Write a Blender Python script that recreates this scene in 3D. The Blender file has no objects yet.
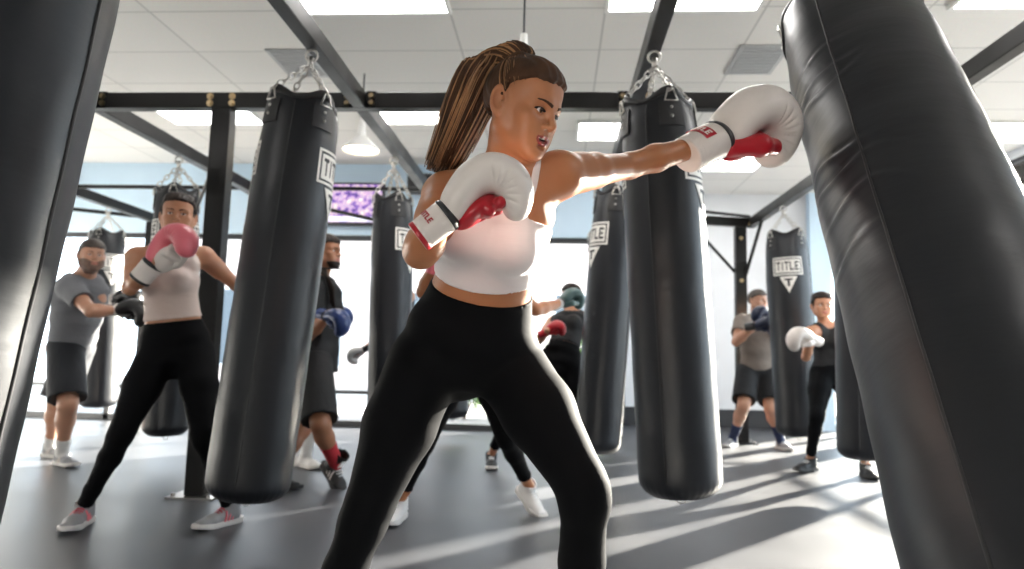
import bpy, math, random
import numpy as np
from mathutils import Matrix, Vector, Quaternion
random.seed(4)
SC = bpy.context.scene
COL = SC.collection
PI = math.pi

# ------------------------------------------------------------------ camera
RIGHT = Vector((0.99775666, 0.06247386, 0.02405544))
DOWN = Vector((0.01728167, 0.10678671, -0.99413175))
FWD = Vector((-0.06467605, 0.9923173, 0.1054675))
cam_d = bpy.data.cameras.new('camera')
cam = bpy.data.objects.new('camera', cam_d)
COL.objects.link(cam)
cam.matrix_world = Matrix(((RIGHT.x, -DOWN.x, -FWD.x, 0), (RIGHT.y, -DOWN.y, -FWD.y, 0),
                           (RIGHT.z, -DOWN.z, -FWD.z, .86), (0, 0, 0, 1)))
cam_d.sensor_fit = 'HORIZONTAL'
cam_d.sensor_width = 36
cam_d.lens = 36 * 683 / 1024
cam_d.clip_start = .05
cam_d.dof.use_dof = True
cam_d.dof.focus_distance = 1.46
cam_d.dof.aperture_fstop = 3.2
SC.camera = cam

# ------------------------------------------------------------------ light, exposure
SC.view_settings.view_transform = 'Standard'
SC.view_settings.look = 'None'
SC.view_settings.gamma = 1
SC.view_settings.use_curve_mapping = False
SC.view_settings.exposure = 0.80
w = bpy.data.worlds.new('world')
SC.world = w
w.use_nodes = True
bg = w.node_tree.nodes['Background']
bg.inputs[0].default_value = (.78, .89, 1, 1)
bg.inputs[1].default_value = 3.3
sun_d = bpy.data.lights.new('sun', 'SUN')
sun_d.energy = 52
sun_d.angle = math.radians(.9)
sun_d.color = (1, .90, .78)
sun = bpy.data.objects.new('sun', sun_d)
COL.objects.link(sun)
SUN_AZ, SUN_EL = math.radians(47.5), math.radians(13.5)
to_sun = Vector((math.cos(SUN_EL) * math.cos(SUN_AZ), math.cos(SUN_EL) * math.sin(SUN_AZ), math.sin(SUN_EL)))
sun.rotation_mode = 'QUATERNION'
sun.rotation_quaternion = to_sun.to_track_quat('Z', 'Y')
CEIL = 3.14
PANEL_STRENGTH = 11.0
LAMP_STRENGTH = 14.0


# ------------------------------------------------------------------ materials
def new_mat(name):
    m = bpy.data.materials.new(name)
    m.use_nodes = True
    nt = m.node_tree
    return m, nt, nt.nodes['Principled BSDF']


def N(nt, typ, **kw):
    n = nt.nodes.new(typ)
    for k, v in kw.items():
        setattr(n, k, v)
    return n


def mat(name, col, rough=.5, metal=0, bump=None, vary=None, spec=.5, sss=0, coat=0, emit=None, sheen=0):
    """bump = list of (scale xyz, strength, distance); vary = (scale, amount)"""
    m, nt, b = new_mat(name)
    b.inputs['Base Color'].default_value = (*col, 1)
    b.inputs['Roughness'].default_value = rough
    b.inputs['Metallic'].default_value = metal
    b.inputs['Specular IOR Level'].default_value = spec
    if sss:
        b.inputs['Subsurface Weight'].default_value = sss
        b.inputs['Subsurface Radius'].default_value = (.012, .005, .003)
        b.inputs['Subsurface Scale'].default_value = 1
    if coat:
        b.inputs['Coat Weight'].default_value = coat
        b.inputs['Coat Roughness'].default_value = .25
    if sheen:
        b.inputs['Sheen Weight'].default_value = sheen
    if emit:
        b.inputs['Emission Color'].default_value = (*emit[0], 1)
        b.inputs['Emission Strength'].default_value = emit[1]
    tc = N(nt, 'ShaderNodeTexCoord')
    prev = None
    for sc_, st, dist in (bump or []):
        mp = N(nt, 'ShaderNodeMapping')
        mp.inputs['Scale'].default_value = sc_ if hasattr(sc_, '__len__') else (sc_,) * 3
        nt.links.new(tc.outputs['Object'], mp.inputs['Vector'])
        no = N(nt, 'ShaderNodeTexNoise')
        no.inputs['Scale'].default_value = 1
        no.inputs['Detail'].default_value = 4
        nt.links.new(mp.outputs[0], no.inputs['Vector'])
        bu = N(nt, 'ShaderNodeBump')
        bu.inputs['Strength'].default_value = st
        bu.inputs['Distance'].default_value = dist
        nt.links.new(no.outputs['Fac'], bu.inputs['Height'])
        if prev:
            nt.links.new(prev.outputs[0], bu.inputs['Normal'])
        prev = bu
    if prev:
        nt.links.new(prev.outputs[0], b.inputs['Normal'])
    if vary:
        no = N(nt, 'ShaderNodeTexNoise')
        no.inputs['Scale'].default_value = vary[0]
        no.inputs['Detail'].default_value = 5
        nt.links.new(tc.outputs['Object'], no.inputs['Vector'])
        mr = N(nt, 'ShaderNodeMapRange')
        mr.inputs['From Min'].default_value = .3
        mr.inputs['From Max'].default_value = .7
        mr.inputs['To Min'].default_value = 1 - vary[1]
        mr.inputs['To Max'].default_value = 1 + vary[1]
        nt.links.new(no.outputs['Fac'], mr.inputs['Value'])
        vm = N(nt, 'ShaderNodeVectorMath', operation='SCALE')
        vm.inputs[0].default_value = col
        nt.links.new(mr.outputs[0], vm.inputs['Scale'])
        nt.links.new(vm.outputs[0], b.inputs['Base Color'])
        mr2 = N(nt, 'ShaderNodeMapRange')
        mr2.inputs['From Min'].default_value = .3
        mr2.inputs['From Max'].default_value = .7
        mr2.inputs['To Min'].default_value = max(.02, rough - vary[1] * .3)
        mr2.inputs['To Max'].default_value = min(1, rough + vary[1] * .3)
        nt.links.new(no.outputs['Fac'], mr2.inputs['Value'])
        nt.links.new(mr2.outputs[0], b.inputs['Roughness'])
    return m


def emit_mat(name, col, s):
    m, nt, b = new_mat(name)
    b.inputs['Base Color'].default_value = (.8, .8, .8, 1)
    b.inputs['Emission Color'].default_value = (*col, 1)
    b.inputs['Emission Strength'].default_value = s
    return m


def glass_mat():
    m, nt, b = new_mat('window_glass')
    nt.nodes.remove(b)
    out = nt.nodes['Material Output']
    t = N(nt, 'ShaderNodeBsdfTransparent')
    t.inputs[0].default_value = (.96, .98, .98, 1)
    g = N(nt, 'ShaderNodeBsdfGlossy')
    g.inputs['Roughness'].default_value = .02
    fr = N(nt, 'ShaderNodeFresnel')
    fr.inputs[0].default_value = 1.3
    mx = N(nt, 'ShaderNodeMixShader')
    nt.links.new(fr.outputs[0], mx.inputs[0])
    nt.links.new(t.outputs[0], mx.inputs[1])
    nt.links.new(g.outputs[0], mx.inputs[2])
    nt.links.new(mx.outputs[0], out.inputs[0])
    return m


def ceiling_mat():
    m, nt, b = new_mat('ceiling_tile')
    tc = N(nt, 'ShaderNodeTexCoord')
    mp = N(nt, 'ShaderNodeMapping')
    mp.inputs['Location'].default_value = (.74, -4.27, 0)
    nt.links.new(tc.outputs['Object'], mp.inputs[0])
    br = N(nt, 'ShaderNodeTexBrick')
    br.offset = 0
    br.inputs['Scale'].default_value = 1
    br.inputs['Color1'].default_value = (.74, .725, .70, 1)
    br.inputs['Color2'].default_value = (.70, .69, .67, 1)
    br.inputs['Mortar'].default_value = (.50, .495, .485, 1)
    br.inputs['Mortar Size'].default_value = .008
    br.inputs['Brick Width'].default_value = 1.03
    br.inputs['Row Height'].default_value = .61
    nt.links.new(mp.outputs[0], br.inputs['Vector'])
    no = N(nt, 'ShaderNodeTexNoise')
    no.inputs['Scale'].default_value = 55
    no.inputs['Detail'].default_value = 6
    nt.links.new(tc.outputs['Object'], no.inputs['Vector'])
    mx = N(nt, 'ShaderNodeMix', data_type='RGBA', blend_type='MULTIPLY')
    mx.inputs[0].default_value = .14
    nt.links.new(br.outputs['Color'], mx.inputs[6])
    nt.links.new(no.outputs['Color'], mx.inputs[7])
    nt.links.new(mx.outputs[2], b.inputs['Base Color'])
    b.inputs['Roughness'].default_value = .9
    return m


def tv_mat():
    m, nt, b = new_mat('screen_picture')
    tc = N(nt, 'ShaderNodeTexCoord')
    mp = N(nt, 'ShaderNodeMapping')
    mp.inputs['Scale'].default_value = (9, 1, 11)
    nt.links.new(tc.outputs['Object'], mp.inputs[0])
    no = N(nt, 'ShaderNodeTexNoise')
    no.inputs['Scale'].default_value = 1.3
    no.inputs['Detail'].default_value = 3
    nt.links.new(mp.outputs[0], no.inputs['Vector'])
    cr = N(nt, 'ShaderNodeValToRGB')
    e = cr.color_ramp.elements
    e[0].position, e[0].color = .3, (.03, .015, .08, 1)
    e[1].position, e[1].color = .66, (1, .9, .82, 1)
    for p, c in ((.42, (.16, .08, .40, 1)), (.49, (.50, .28, .62, 1)), (.53, (.85, .62, .62, 1)), (.58, (.28, .25, .6, 1)), (.62, (.9, .6, .5, 1))):
        x = e.new(p)
        x.color = c
    nt.links.new(no.outputs['Fac'], cr.inputs[0])
    b.inputs['Base Color'].default_value = (.01, .01, .01, 1)
    nt.links.new(cr.outputs[0], b.inputs['Emission Color'])
    b.inputs['Emission Strength'].default_value = .8
    return m


def eye_mat():
    m, nt, b = new_mat('eyeball')
    tc = N(nt, 'ShaderNodeTexCoord')
    nv = N(nt, 'ShaderNodeVectorMath', operation='NORMALIZE')
    nt.links.new(tc.outputs['Object'], nv.inputs[0])
    sp = N(nt, 'ShaderNodeSeparateXYZ')
    nt.links.new(nv.outputs[0], sp.inputs[0])
    cr = N(nt, 'ShaderNodeValToRGB')
    e = cr.color_ramp.elements
    e[0].position, e[0].color = .86, (.75, .70, .68, 1)
    e[1].position, e[1].color = .975, (.004, .003, .003, 1)
    for p, c in ((.875, (.05, .025, .012, 1)), (.96, (.13, .06, .025, 1))):
        x = e.new(p)
        x.color = c
    nt.links.new(sp.outputs[1], cr.inputs[0])
    nt.links.new(cr.outputs[0], b.inputs['Base Color'])
    b.inputs['Roughness'].default_value = .08
    return m


def floor_mat():
    m, nt, b = new_mat('rubber_floor')
    tc = N(nt, 'ShaderNodeTexCoord')
    no = N(nt, 'ShaderNodeTexNoise')
    no.inputs['Scale'].default_value = 1.7
    no.inputs['Detail'].default_value = 8
    nt.links.new(tc.outputs['Object'], no.inputs['Vector'])
    n2 = N(nt, 'ShaderNodeTexNoise')
    n2.inputs['Scale'].default_value = 140
    n2.inputs['Detail'].default_value = 2
    nt.links.new(tc.outputs['Object'], n2.inputs['Vector'])
    cr = N(nt, 'ShaderNodeValToRGB')
    e = cr.color_ramp.elements
    e[0].position, e[0].color = .3, (.044, .047, .055, 1)
    e[1].position, e[1].color = .72, (.086, .089, .098, 1)
    nt.links.new(no.outputs['Fac'], cr.inputs[0])
    mx = N(nt, 'ShaderNodeMix', data_type='RGBA', blend_type='MULTIPLY')
    mx.inputs[0].default_value = .3
    nt.links.new(cr.outputs[0], mx.inputs[6])
    nt.links.new(n2.outputs['Color'], mx.inputs[7])
    nt.links.new(mx.outputs[2], b.inputs['Base Color'])
    mr = N(nt, 'ShaderNodeMapRange')
    b.inputs['Specular IOR Level'].default_value = .38
    mr.inputs['To Min'].default_value = .34
    mr.inputs['To Max'].default_value = .5
    nt.links.new(no.outputs['Fac'], mr.inputs['Value'])
    nt.links.new(mr.outputs[0], b.inputs['Roughness'])
    bu = N(nt, 'ShaderNodeBump')
    bu.inputs['Strength'].default_value = .12
    bu.inputs['Distance'].default_value = .002
    nt.links.new(n2.outputs['Fac'], bu.inputs['Height'])
    nt.links.new(bu.outputs[0], b.inputs['Normal'])
    return m


M = dict(
    floor=floor_mat(), ceiling=ceiling_mat(), glass=glass_mat(), tv=tv_mat(), eye=eye_mat(),
    wall=mat('wall_paint', (.72, .735, .76), .85, vary=(2, .04)),
    blue=mat('blue_grey_paint', (.60, .76, .90), .8, vary=(2, .03)),
    trim=mat('dark_trim', (.03, .032, .036), .5),
    frame=mat('dark_window_frame', (.045, .047, .05), .45),
    panel=emit_mat('light_panel', (1, .97, .94), PANEL_STRENGTH),
    lamp=emit_mat('lamp_glow', (1, .85, .6), LAMP_STRENGTH),
    vent=mat('vent_grey', (.40, .41, .42), .6),
    white_metal=mat('white_enamel', (.7, .7, .68), .35),
    steel=mat('black_steel', (.007, .0065, .0062), .40, .1, spec=.35, bump=[(40, .05, .001)], vary=(6, .2)),
    bolt=mat('brass_bolt', (.55, .42, .25), .35, .9),
    chain=mat('chain_steel', (.55, .53, .50), .28, 1),
    vinyl=mat('black_vinyl', (.0065, .0082, .0120), .41, bump=[((3, 3, 14), .22, .010), (190, .08, .0008)], vary=(5, .12)),
    vinyl_dark=mat('black_vinyl_trim', (.016, .016, .018), .5, bump=[(120, .15, .001)]),
    logo=mat('logo_white', (.78, .76, .72), .5),
    leather=mat('white_leather', (.72, .66, .62), .38, bump=[(45, .12, .002), (260, .06, .0005)]),
    red_leather=mat('red_leather', (.42, .012, .022), .28, bump=[(40, .25, .003)]),
    pink_leather=mat('pink_leather', (.72, .16, .2), .34, bump=[(40, .15, .002)]),
    black_leather=mat('black_leather', (.018, .018, .02), .35, bump=[(40, .2, .002)]),
    blue_leather=mat('blue_leather', (.02, .045, .16), .3, bump=[(40, .2, .002)]),
    grey_leather=mat('grey_leather', (.46, .46, .46), .35, bump=[(40, .2, .002)]),
    green_leather=mat('dark_green_leather', (.05, .10, .10), .3, bump=[(40, .2, .002)]),
    navy_leather=mat('navy_leather', (.012, .018, .05), .35),
    skin_tan=mat('skin_tan', (.42, .168, .074), .42, sss=.12, bump=[(170, .08, .001)], vary=(14, .05)),
    skin_fair=mat('skin_fair', (.50, .26, .17), .45, sss=.1),
    skin_olive=mat('skin_olive', (.47, .225, .13), .45, sss=.1),
    skin_brown=mat('skin_brown', (.34, .15, .08), .45, sss=.08),
    lips=mat('lip_colour', (.26, .035, .030), .3, sss=.1),
    lips_soft=mat('lip_soft', (.40, .14, .11), .4),
    mouth=mat('mouth_inside', (.06, .01, .01), .5),
    teeth=mat('teeth', (.75, .70, .62), .3),
    hair_brown=mat('hair_brown', (.055, .025, .012), .55, spec=.22, bump=[((60, 60, 12), .6, .004)], vary=(18, .45)),
    hair_sunlit=mat('hair_sunlit_tint', (.30, .15, .06), .42, vary=(20, .4)),  # lighter brown paints the sun caught on the strands
    hair_dark=mat('hair_dark', (.022, .014, .011), .55, spec=.25, bump=[((70, 70, 20), .5, .004)], vary=(18, .3)),
    hair_soft=mat('hair_soft_brown', (.045, .033, .027), .6, spec=.25, bump=[((70, 70, 20), .5, .004)], vary=(18, .35)),
    beard_grey=mat('beard_greying', (.17, .10, .075), .7, bump=[(160, .6, .002)], vary=(40, .4)),
    hair_grey=mat('hair_greying', (.06, .046, .038), .55, bump=[(90, .5, .003)], vary=(22, .4)),
    white_cloth=mat('white_stretch_cloth', (.72, .66, .66), .75, bump=[((5, 5, 24), .35, .008), (400, .08, .0005)], sheen=.2),
    cream_cloth=mat('cream_cloth', (.60, .50, .46), .8, bump=[((9, 9, 22), .5, .014)], sheen=.2),
    black_stretch=mat('black_stretch_cloth', (.0050, .0053, .0063), .72, spec=.06, bump=[((10, 10, 22), .25, .006)]),
    black_cloth=mat('black_cloth', (.007, .0073, .009), .8, bump=[((10, 10, 7), .55, .02)]),
    navy_cloth=mat('charcoal_cloth', (.012, .014, .019), .8, bump=[((12, 12, 6), .6, .02)]),
    grey_cloth=mat('grey_tee_cloth', (.17, .175, .19), .85, bump=[((8, 8, 18), .7, .02)], vary=(300, .1)),
    taupe_cloth=mat('taupe_tee_cloth', (.20, .165, .14), .85, bump=[((9, 9, 12), .6, .02)]),
    shoe_white=mat('shoe_white', (.72, .70, .69), .55, bump=[(60, .2, .002)]),
    shoe_grey=mat('shoe_grey', (.26, .26, .27), .6, bump=[(60, .2, .002)]),
    shoe_black=mat('shoe_black', (.009, .009, .010), .6),
    sole_white=mat('sole_white', (.62, .60, .58), .6),
    sole_dark=mat('sole_dark', (.03, .03, .03), .7),
    lace_red=mat('lace_red', (.42, .02, .05), .6),
    lace_white=mat('lace_white', (.7, .7, .7), .6),
    sock_white=mat('sock_white', (.7, .69, .68), .85),
    sock_red=mat('sock_red', (.42, .02, .03), .85),
    sock_navy=mat('sock_navy', (.015, .025, .07), .85),
    leaf=mat('leaf_green', (.10, .20, .04), .6, vary=(5, .5)),
    paving=mat('outdoor_paving', (.42, .40, .38), .9, vary=(1, .1)),
    stucco=mat('pale_pink_stucco', (.62, .52, .48), .9, vary=(.6, .05)),
    dark_glass=mat('dark_far_glass', (.08, .10, .12), .15),
)


# ------------------------------------------------------------------ mesh helpers
def mesh_from_arrays(name, v, quads, mats, smooth=True, idx=None):
    me = bpy.data.meshes.new(name)
    n, q = len(v), len(quads)
    me.vertices.add(n)
    me.vertices.foreach_set('co', np.asarray(v, np.float32).ravel())
    me.loops.add(q * 4)
    me.loops.foreach_set('vertex_index', np.asarray(quads, np.int32).ravel())
    me.polygons.add(q)
    me.polygons.foreach_set('loop_start', np.arange(0, q * 4, 4, dtype=np.int32))
    me.polygons.foreach_set('loop_total', np.full(q, 4, np.int32))
    me.polygons.foreach_set('use_smooth', np.full(q, smooth, bool))
    for m in mats:
        me.materials.append(m)
    if idx is not None:
        me.polygons.foreach_set('material_index', np.asarray(idx, np.int32))
    me.update(calc_edges=True)
    return me


class MB:
    """collects shapes into one mesh"""

    def __init__(s):
        s.v, s.f = [], []

    def add(s, vs, fs):
        o = len(s.v)
        s.v += [tuple(p) for p in vs]
        s.f += [tuple(i + o for i in f) for f in fs]

    def box(s, lo, hi, bev=0.0, mtx=None):
        x0, y0, z0 = lo
        x1, y1, z1 = hi
        if bev <= 0:
            vs = [(x0, y0, z0), (x1, y0, z0), (x1, y1, z0), (x0, y1, z0), (x0, y0, z1), (x1, y0, z1), (x1, y1, z1), (x0, y1, z1)]
            fs = [(0, 3, 2, 1), (4, 5, 6, 7), (0, 1, 5, 4), (1, 2, 6, 5), (2, 3, 7, 6), (3, 0, 4, 7)]
        else:
            b = bev
            def ring(i, z):
                return [(x0 + i, y0 + b, z), (x0 + b, y0 + i, z), (x1 - b, y0 + i, z), (x1 - i, y0 + b, z),
                        (x1 - i, y1 - b, z), (x1 - b, y1 - i, z), (x0 + b, y1 - i, z), (x0 + i, y1 - b, z)]
            vs = ring(b * .999, z0) + ring(0, z0 + b) + ring(0, z1 - b) + ring(b * .999, z1)
            fs = [tuple(range(7, -1, -1)), tuple(range(24, 32))]
            for r in range(3):
                for k in range(8):
                    a = r * 8 + k
                    c = r * 8 + (k + 1) % 8
                    fs.append((a, c, c + 8, a + 8))
        if mtx is not None:
            vs = [mtx @ Vector(p) for p in vs]
        s.add(vs, fs)

    def beam(s, a, b, w, h, up=(0, 0, 1), bev=.004):
        a, b = Vector(a), Vector(b)
        d = (b - a)
        L = d.length
        d.normalize()
        if abs(d.dot(Vector(up))) > .99:
            up = (0, 1, 0)
        x = d.cross(Vector(up)).normalized()
        z = x.cross(d)
        m = Matrix(((x.x, d.x, z.x, a.x), (x.y, d.y, z.y, a.y), (x.z, d.z, z.z, a.z), (0, 0, 0, 1)))
        s.box((-w / 2, 0, -h / 2), (w / 2, L, h / 2), bev, m)

    def tube(s, pts, rad, n=8, closed=False, cap=True):
        pts = [Vector(p) for p in pts]
        m = len(pts)
        rs = rad if hasattr(rad, '__len__') else [rad] * m
        prev = None
        o = len(s.v)
        for i, p in enumerate(pts):
            if closed:
                t = pts[(i + 1) % m] - pts[i - 1]
            else:
                t = pts[min(i + 1, m - 1)] - pts[max(i - 1, 0)]
            t.normalize()
            if prev is None:
                u = t.orthogonal().normalized()
            else:
                u = (prev - t * prev.dot(t)).normalized()
            prev = u
            v = t.cross(u)
            for k in range(n):
                a = 2 * PI * k / n
                s.v.append(tuple(p + (u * math.cos(a) + v * math.sin(a)) * rs[i]))
        for i in range(m if closed else m - 1):
            for k in range(n):
                a = o + i * n + k
                b = o + i * n + (k + 1) % n
                j = (i + 1) % m
                s.f.append((a, b, o + j * n + (k + 1) % n, o + j * n + k))
        if cap and not closed:
            s.f.append(tuple(o + k for k in range(n - 1, -1, -1)))
            s.f.append(tuple(o + (m - 1) * n + k for k in range(n)))

    def sphere(s, c, r, n=10, sz=(1, 1, 1)):
        o = len(s.v)
        h = n // 2 + 1
        for i in range(1, h):
            t = PI * i / h
            for k in range(n):
                a = 2 * PI * k / n
                s.v.append((c[0] + r * sz[0] * math.sin(t) * math.cos(a), c[1] + r * sz[1] * math.sin(t) * math.sin(a), c[2] + r * sz[2] * math.cos(t)))
        s.v.append((c[0], c[1], c[2] + r * sz[2]))
        s.v.append((c[0], c[1], c[2] - r * sz[2]))
        top, bot = len(s.v) - 2, len(s.v) - 1
        for i in range(h - 2):
            for k in range(n):
                a = o + i * n + k
                b = o + i * n + (k + 1) % n
                s.f.append((a, a + n, b + n, b))
        for k in range(n):
            s.f.append((top, o + k, o + (k + 1) % n))
            q = o + (h - 2) * n
            s.f.append((bot, q + (k + 1) % n, q + k))

    def lathe(s, prof, n=32, c=(0, 0, 0)):
        o = len(s.v)
        for r, z in prof:
            for k in range(n):
                a = 2 * PI * k / n
                s.v.append((c[0] + r * math.cos(a), c[1] + r * math.sin(a), c[2] + z))
        for i in range(len(prof) - 1):
            for k in range(n):
                a = o + i * n + k
                b = o + i * n + (k + 1) % n
                s.f.append((a, a + n, b + n, b))

    def grid_slab(s, outer, inner):
        """outer/inner: 2-D lists of points; a closed thin slab"""
        o = len(s.v)
        R, C = len(outer), len(outer[0])
        for g in (outer, inner):
            for row in g:
                s.v += [tuple(p) for p in row]
        def A(i, j): return o + i * C + j
        def B(i, j): return o + R * C + i * C + j
        for i in range(R - 1):
            for j in range(C - 1):
                s.f.append((A(i, j), A(i, j + 1), A(i + 1, j + 1), A(i + 1, j)))
                s.f.append((B(i, j), B(i + 1, j), B(i + 1, j + 1), B(i, j + 1)))
        for i in range(R - 1):
            s.f.append((A(i, 0), A(i + 1, 0), B(i + 1, 0), B(i, 0)))
            s.f.append((A(i, C - 1), B(i, C - 1), B(i + 1, C - 1), A(i + 1, C - 1)))
        for j in range(C - 1):
            s.f.append((A(0, j), B(0, j), B(0, j + 1), A(0, j + 1)))
            s.f.append((A(R - 1, j), A(R - 1, j + 1), B(R - 1, j + 1), B(R - 1, j)))

    def mesh(s, name, m, smooth=False):
        me = bpy.data.meshes.new(name)
        me.from_pydata(s.v, [], s.f)
        for x in (m if isinstance(m, (list, tuple)) else [m]):
            me.materials.append(x)
        if smooth:
            me.polygons.foreach_set('use_smooth', [True] * len(me.polygons))
        me.update()
        return me

    def build(s, name, m, parent=None, smooth=False):
        return link(name, s.mesh(name, m, smooth), parent)


def link(name, me, parent=None, mtx=None):
    o = bpy.data.objects.new(name, me)
    COL.objects.link(o)
    if parent:
        o.parent = parent
    if mtx is not None:
        o.matrix_local = mtx
    return o


def tag(o, label, cat, group=None, kind=None):
    o['label'] = label
    o['category'] = cat
    if group:
        o['group'] = group
    if kind:
        o['kind'] = kind
    return o


def structure(o, label=None):
    o['kind'] = 'structure'
    if label:
        o['label'] = label
    return o


def empty(name, loc):
    o = bpy.data.objects.new(name, None)
    COL.objects.link(o)
    o.location = loc
    o.empty_display_size = .1
    return o


def copy_tree(o, parent=None):
    c = o.copy()
    COL.objects.link(c)
    if parent:
        c.parent = parent
    for ch in list(o.children):
        copy_tree(ch, c)
    return c


# ------------------------------------------------------------------ implicit surface helpers
def surface_nets(d, xs, ys, zs):
    ins = d < 0
    c = ins[:-1, :-1, :-1].astype(np.int8)
    tot = np.zeros_like(c)
    for i in (0, 1):
        for j in (0, 1):
            for k in (0, 1):
                tot += ins[i:ins.shape[0] - 1 + i, j:ins.shape[1] - 1 + j, k:ins.shape[2] - 1 + k]
    act = (tot > 0) & (tot < 8)
    I, J, K = np.nonzero(act)
    n = len(I)
    cid = np.full(act.shape, -1, np.int32)
    cid[I, J, K] = np.arange(n)
    V = np.empty((2, 2, 2, n), np.float32)
    for i in (0, 1):
        for j in (0, 1):
            for k in (0, 1):
                V[i, j, k] = d[I + i, J + j, K + k]
    acc = np.zeros((3, n), np.float32)
    cnt = np.zeros(n, np.float32)
    for ax in range(3):
        for p in (0, 1):
            for q in (0, 1):
                a = [p, q]
                a.insert(ax, 0)
                b = [p, q]
                b.insert(ax, 1)
                v0, v1 = V[tuple(a)], V[tuple(b)]
                cr = (v0 < 0) != (v1 < 0)
                t = np.where(cr, v0 / np.where(cr, v0 - v1, 1), 0)
                pos = [p, q]
                pos.insert(ax, 0)
                for m in range(3):
                    acc[m] += np.where(cr, t if m == ax else pos[m], 0)
                cnt += cr
    acc /= cnt
    P = np.stack([xs[I] + acc[0] * (xs[I + 1] - xs[I]), ys[J] + acc[1] * (ys[J + 1] - ys[J]), zs[K] + acc[2] * (zs[K + 1] - zs[K])], 1)
    quads = []
    for ax in range(3):
        sl0 = [slice(1, -1)] * 3
        sl1 = [slice(1, -1)] * 3
        sl0[ax] = slice(0, -1)
        sl1[ax] = slice(1, None)
        a = ins[tuple(sl0)]
        b = ins[tuple(sl1)]
        e = np.nonzero(a != b)
        if not len(e[0]):
            continue
        g = [e[m] + (0 if m == ax else 1) for m in range(3)]
        u, v = (ax + 1) % 3, (ax + 2) % 3
        def cell(du, dv):
            h = [x.copy() for x in g]
            h[u] -= du
            h[v] -= dv
            return cid[h[0], h[1], h[2]]
        q = np.stack([cell(1, 1), cell(0, 1), cell(0, 0), cell(1, 0)], 1)
        flip = ~a[e]
        q[flip] = q[flip][:, ::-1]
        quads.append(q)
    return P, np.concatenate(quads)


def axis_coords(lo, hi, step, fine=None):
    if not fine:
        return np.arange(lo, hi + step, step, dtype=np.float32)
    f0, f1, fs = fine
    a = np.arange(lo, max(lo, f0), step)
    b = np.arange(max(lo, f0), min(hi, f1), fs)
    c = np.arange(min(hi, f1), hi + step, step)
    return np.concatenate([a, b, c]).astype(np.float32)


class Field:
    def __init__(s, xs, ys, zs, d=None):
        s.xs, s.ys, s.zs = xs, ys, zs
        s.d = np.full((len(xs), len(ys), len(zs)), .3, np.float32) if d is None else d

    def copy(s):
        return Field(s.xs, s.ys, s.zs, s.d.copy())

    def rng(s, lo, hi):
        out = []
        for a, l, h in ((s.xs, lo[0], hi[0]), (s.ys, lo[1], hi[1]), (s.zs, lo[2], hi[2])):
            i = max(0, int(np.searchsorted(a, l)) - 1)
            j = min(len(a), int(np.searchsorted(a, h)) + 1)
            out.append(slice(i, j))
        return tuple(out)

    def box(s, lo, hi):
        r = s.rng(lo, hi)
        return Field(s.xs[r[0]], s.ys[r[1]], s.zs[r[2]], s.d[r].copy())

    def xyz(s):
        return s.xs[:, None, None], s.ys[None, :, None], s.zs[None, None, :]

    def op(s, prim, k=.015, mode='+', pad=.05):
        lo, hi, fn = prim
        pad = pad + k
        r = s.rng(np.asarray(lo) - pad, np.asarray(hi) + pad)
        if any(x.stop <= x.start for x in r):
            return s
        X, Y, Z = s.xs[r[0]][:, None, None], s.ys[r[1]][None, :, None], s.zs[r[2]][None, None, :]
        v = fn(X, Y, Z)
        d = s.d[r]
        if mode == '-':
            v = -v
            if k > 0:
                h = np.clip(.5 - .5 * (d - v) / k, 0, 1)
                s.d[r] = d + (v - d) * h + k * h * (1 - h)
            else:
                s.d[r] = np.maximum(d, v)
        elif k > 0:
            h = np.clip(.5 + .5 * (d - v) / k, 0, 1)
            s.d[r] = d + (v - d) * h - k * h * (1 - h)
        else:
            s.d[r] = np.minimum(d, v)
        return s

    def mesh(s):
        return surface_nets(s.d, s.xs, s.ys, s.zs)


def V3(*a):
    return np.array(a, np.float64)


def cone(a, b, ra, rb):
    a, b = np.asarray(a, float), np.asarray(b, float)
    ba = b - a
    L2 = max(1e-9, float(ba @ ba))
    def fn(X, Y, Z):
        px, py, pz = X - a[0], Y - a[1], Z - a[2]
        t = np.clip((px * ba[0] + py * ba[1] + pz * ba[2]) / L2, 0, 1)
        dx, dy, dz = px - t * ba[0], py - t * ba[1], pz - t * ba[2]
        return (np.sqrt(dx * dx + dy * dy + dz * dz) - (ra + (rb - ra) * t)).astype(np.float32)
    m = max(ra, rb)
    return np.minimum(a, b) - m, np.maximum(a, b) + m, fn


def ell(c, r, A=None):
    c = np.asarray(c, float)
    r = np.asarray(r, float)
    A = np.eye(3) if A is None else np.asarray(A, float)   # columns = axes
    def fn(X, Y, Z):
        px, py, pz = X - c[0], Y - c[1], Z - c[2]
        q = [px * A[0, i] + py * A[1, i] + pz * A[2, i] for i in range(3)]
        k0 = np.sqrt(sum((q[i] / r[i]) ** 2 for i in range(3)))
        k1 = np.sqrt(sum((q[i] / r[i] ** 2) ** 2 for i in range(3))) + 1e-6
        return (k0 * (k0 - 1) / k1).astype(np.float32)
    m = float(r.max())
    return c - m, c + m, fn


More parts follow.
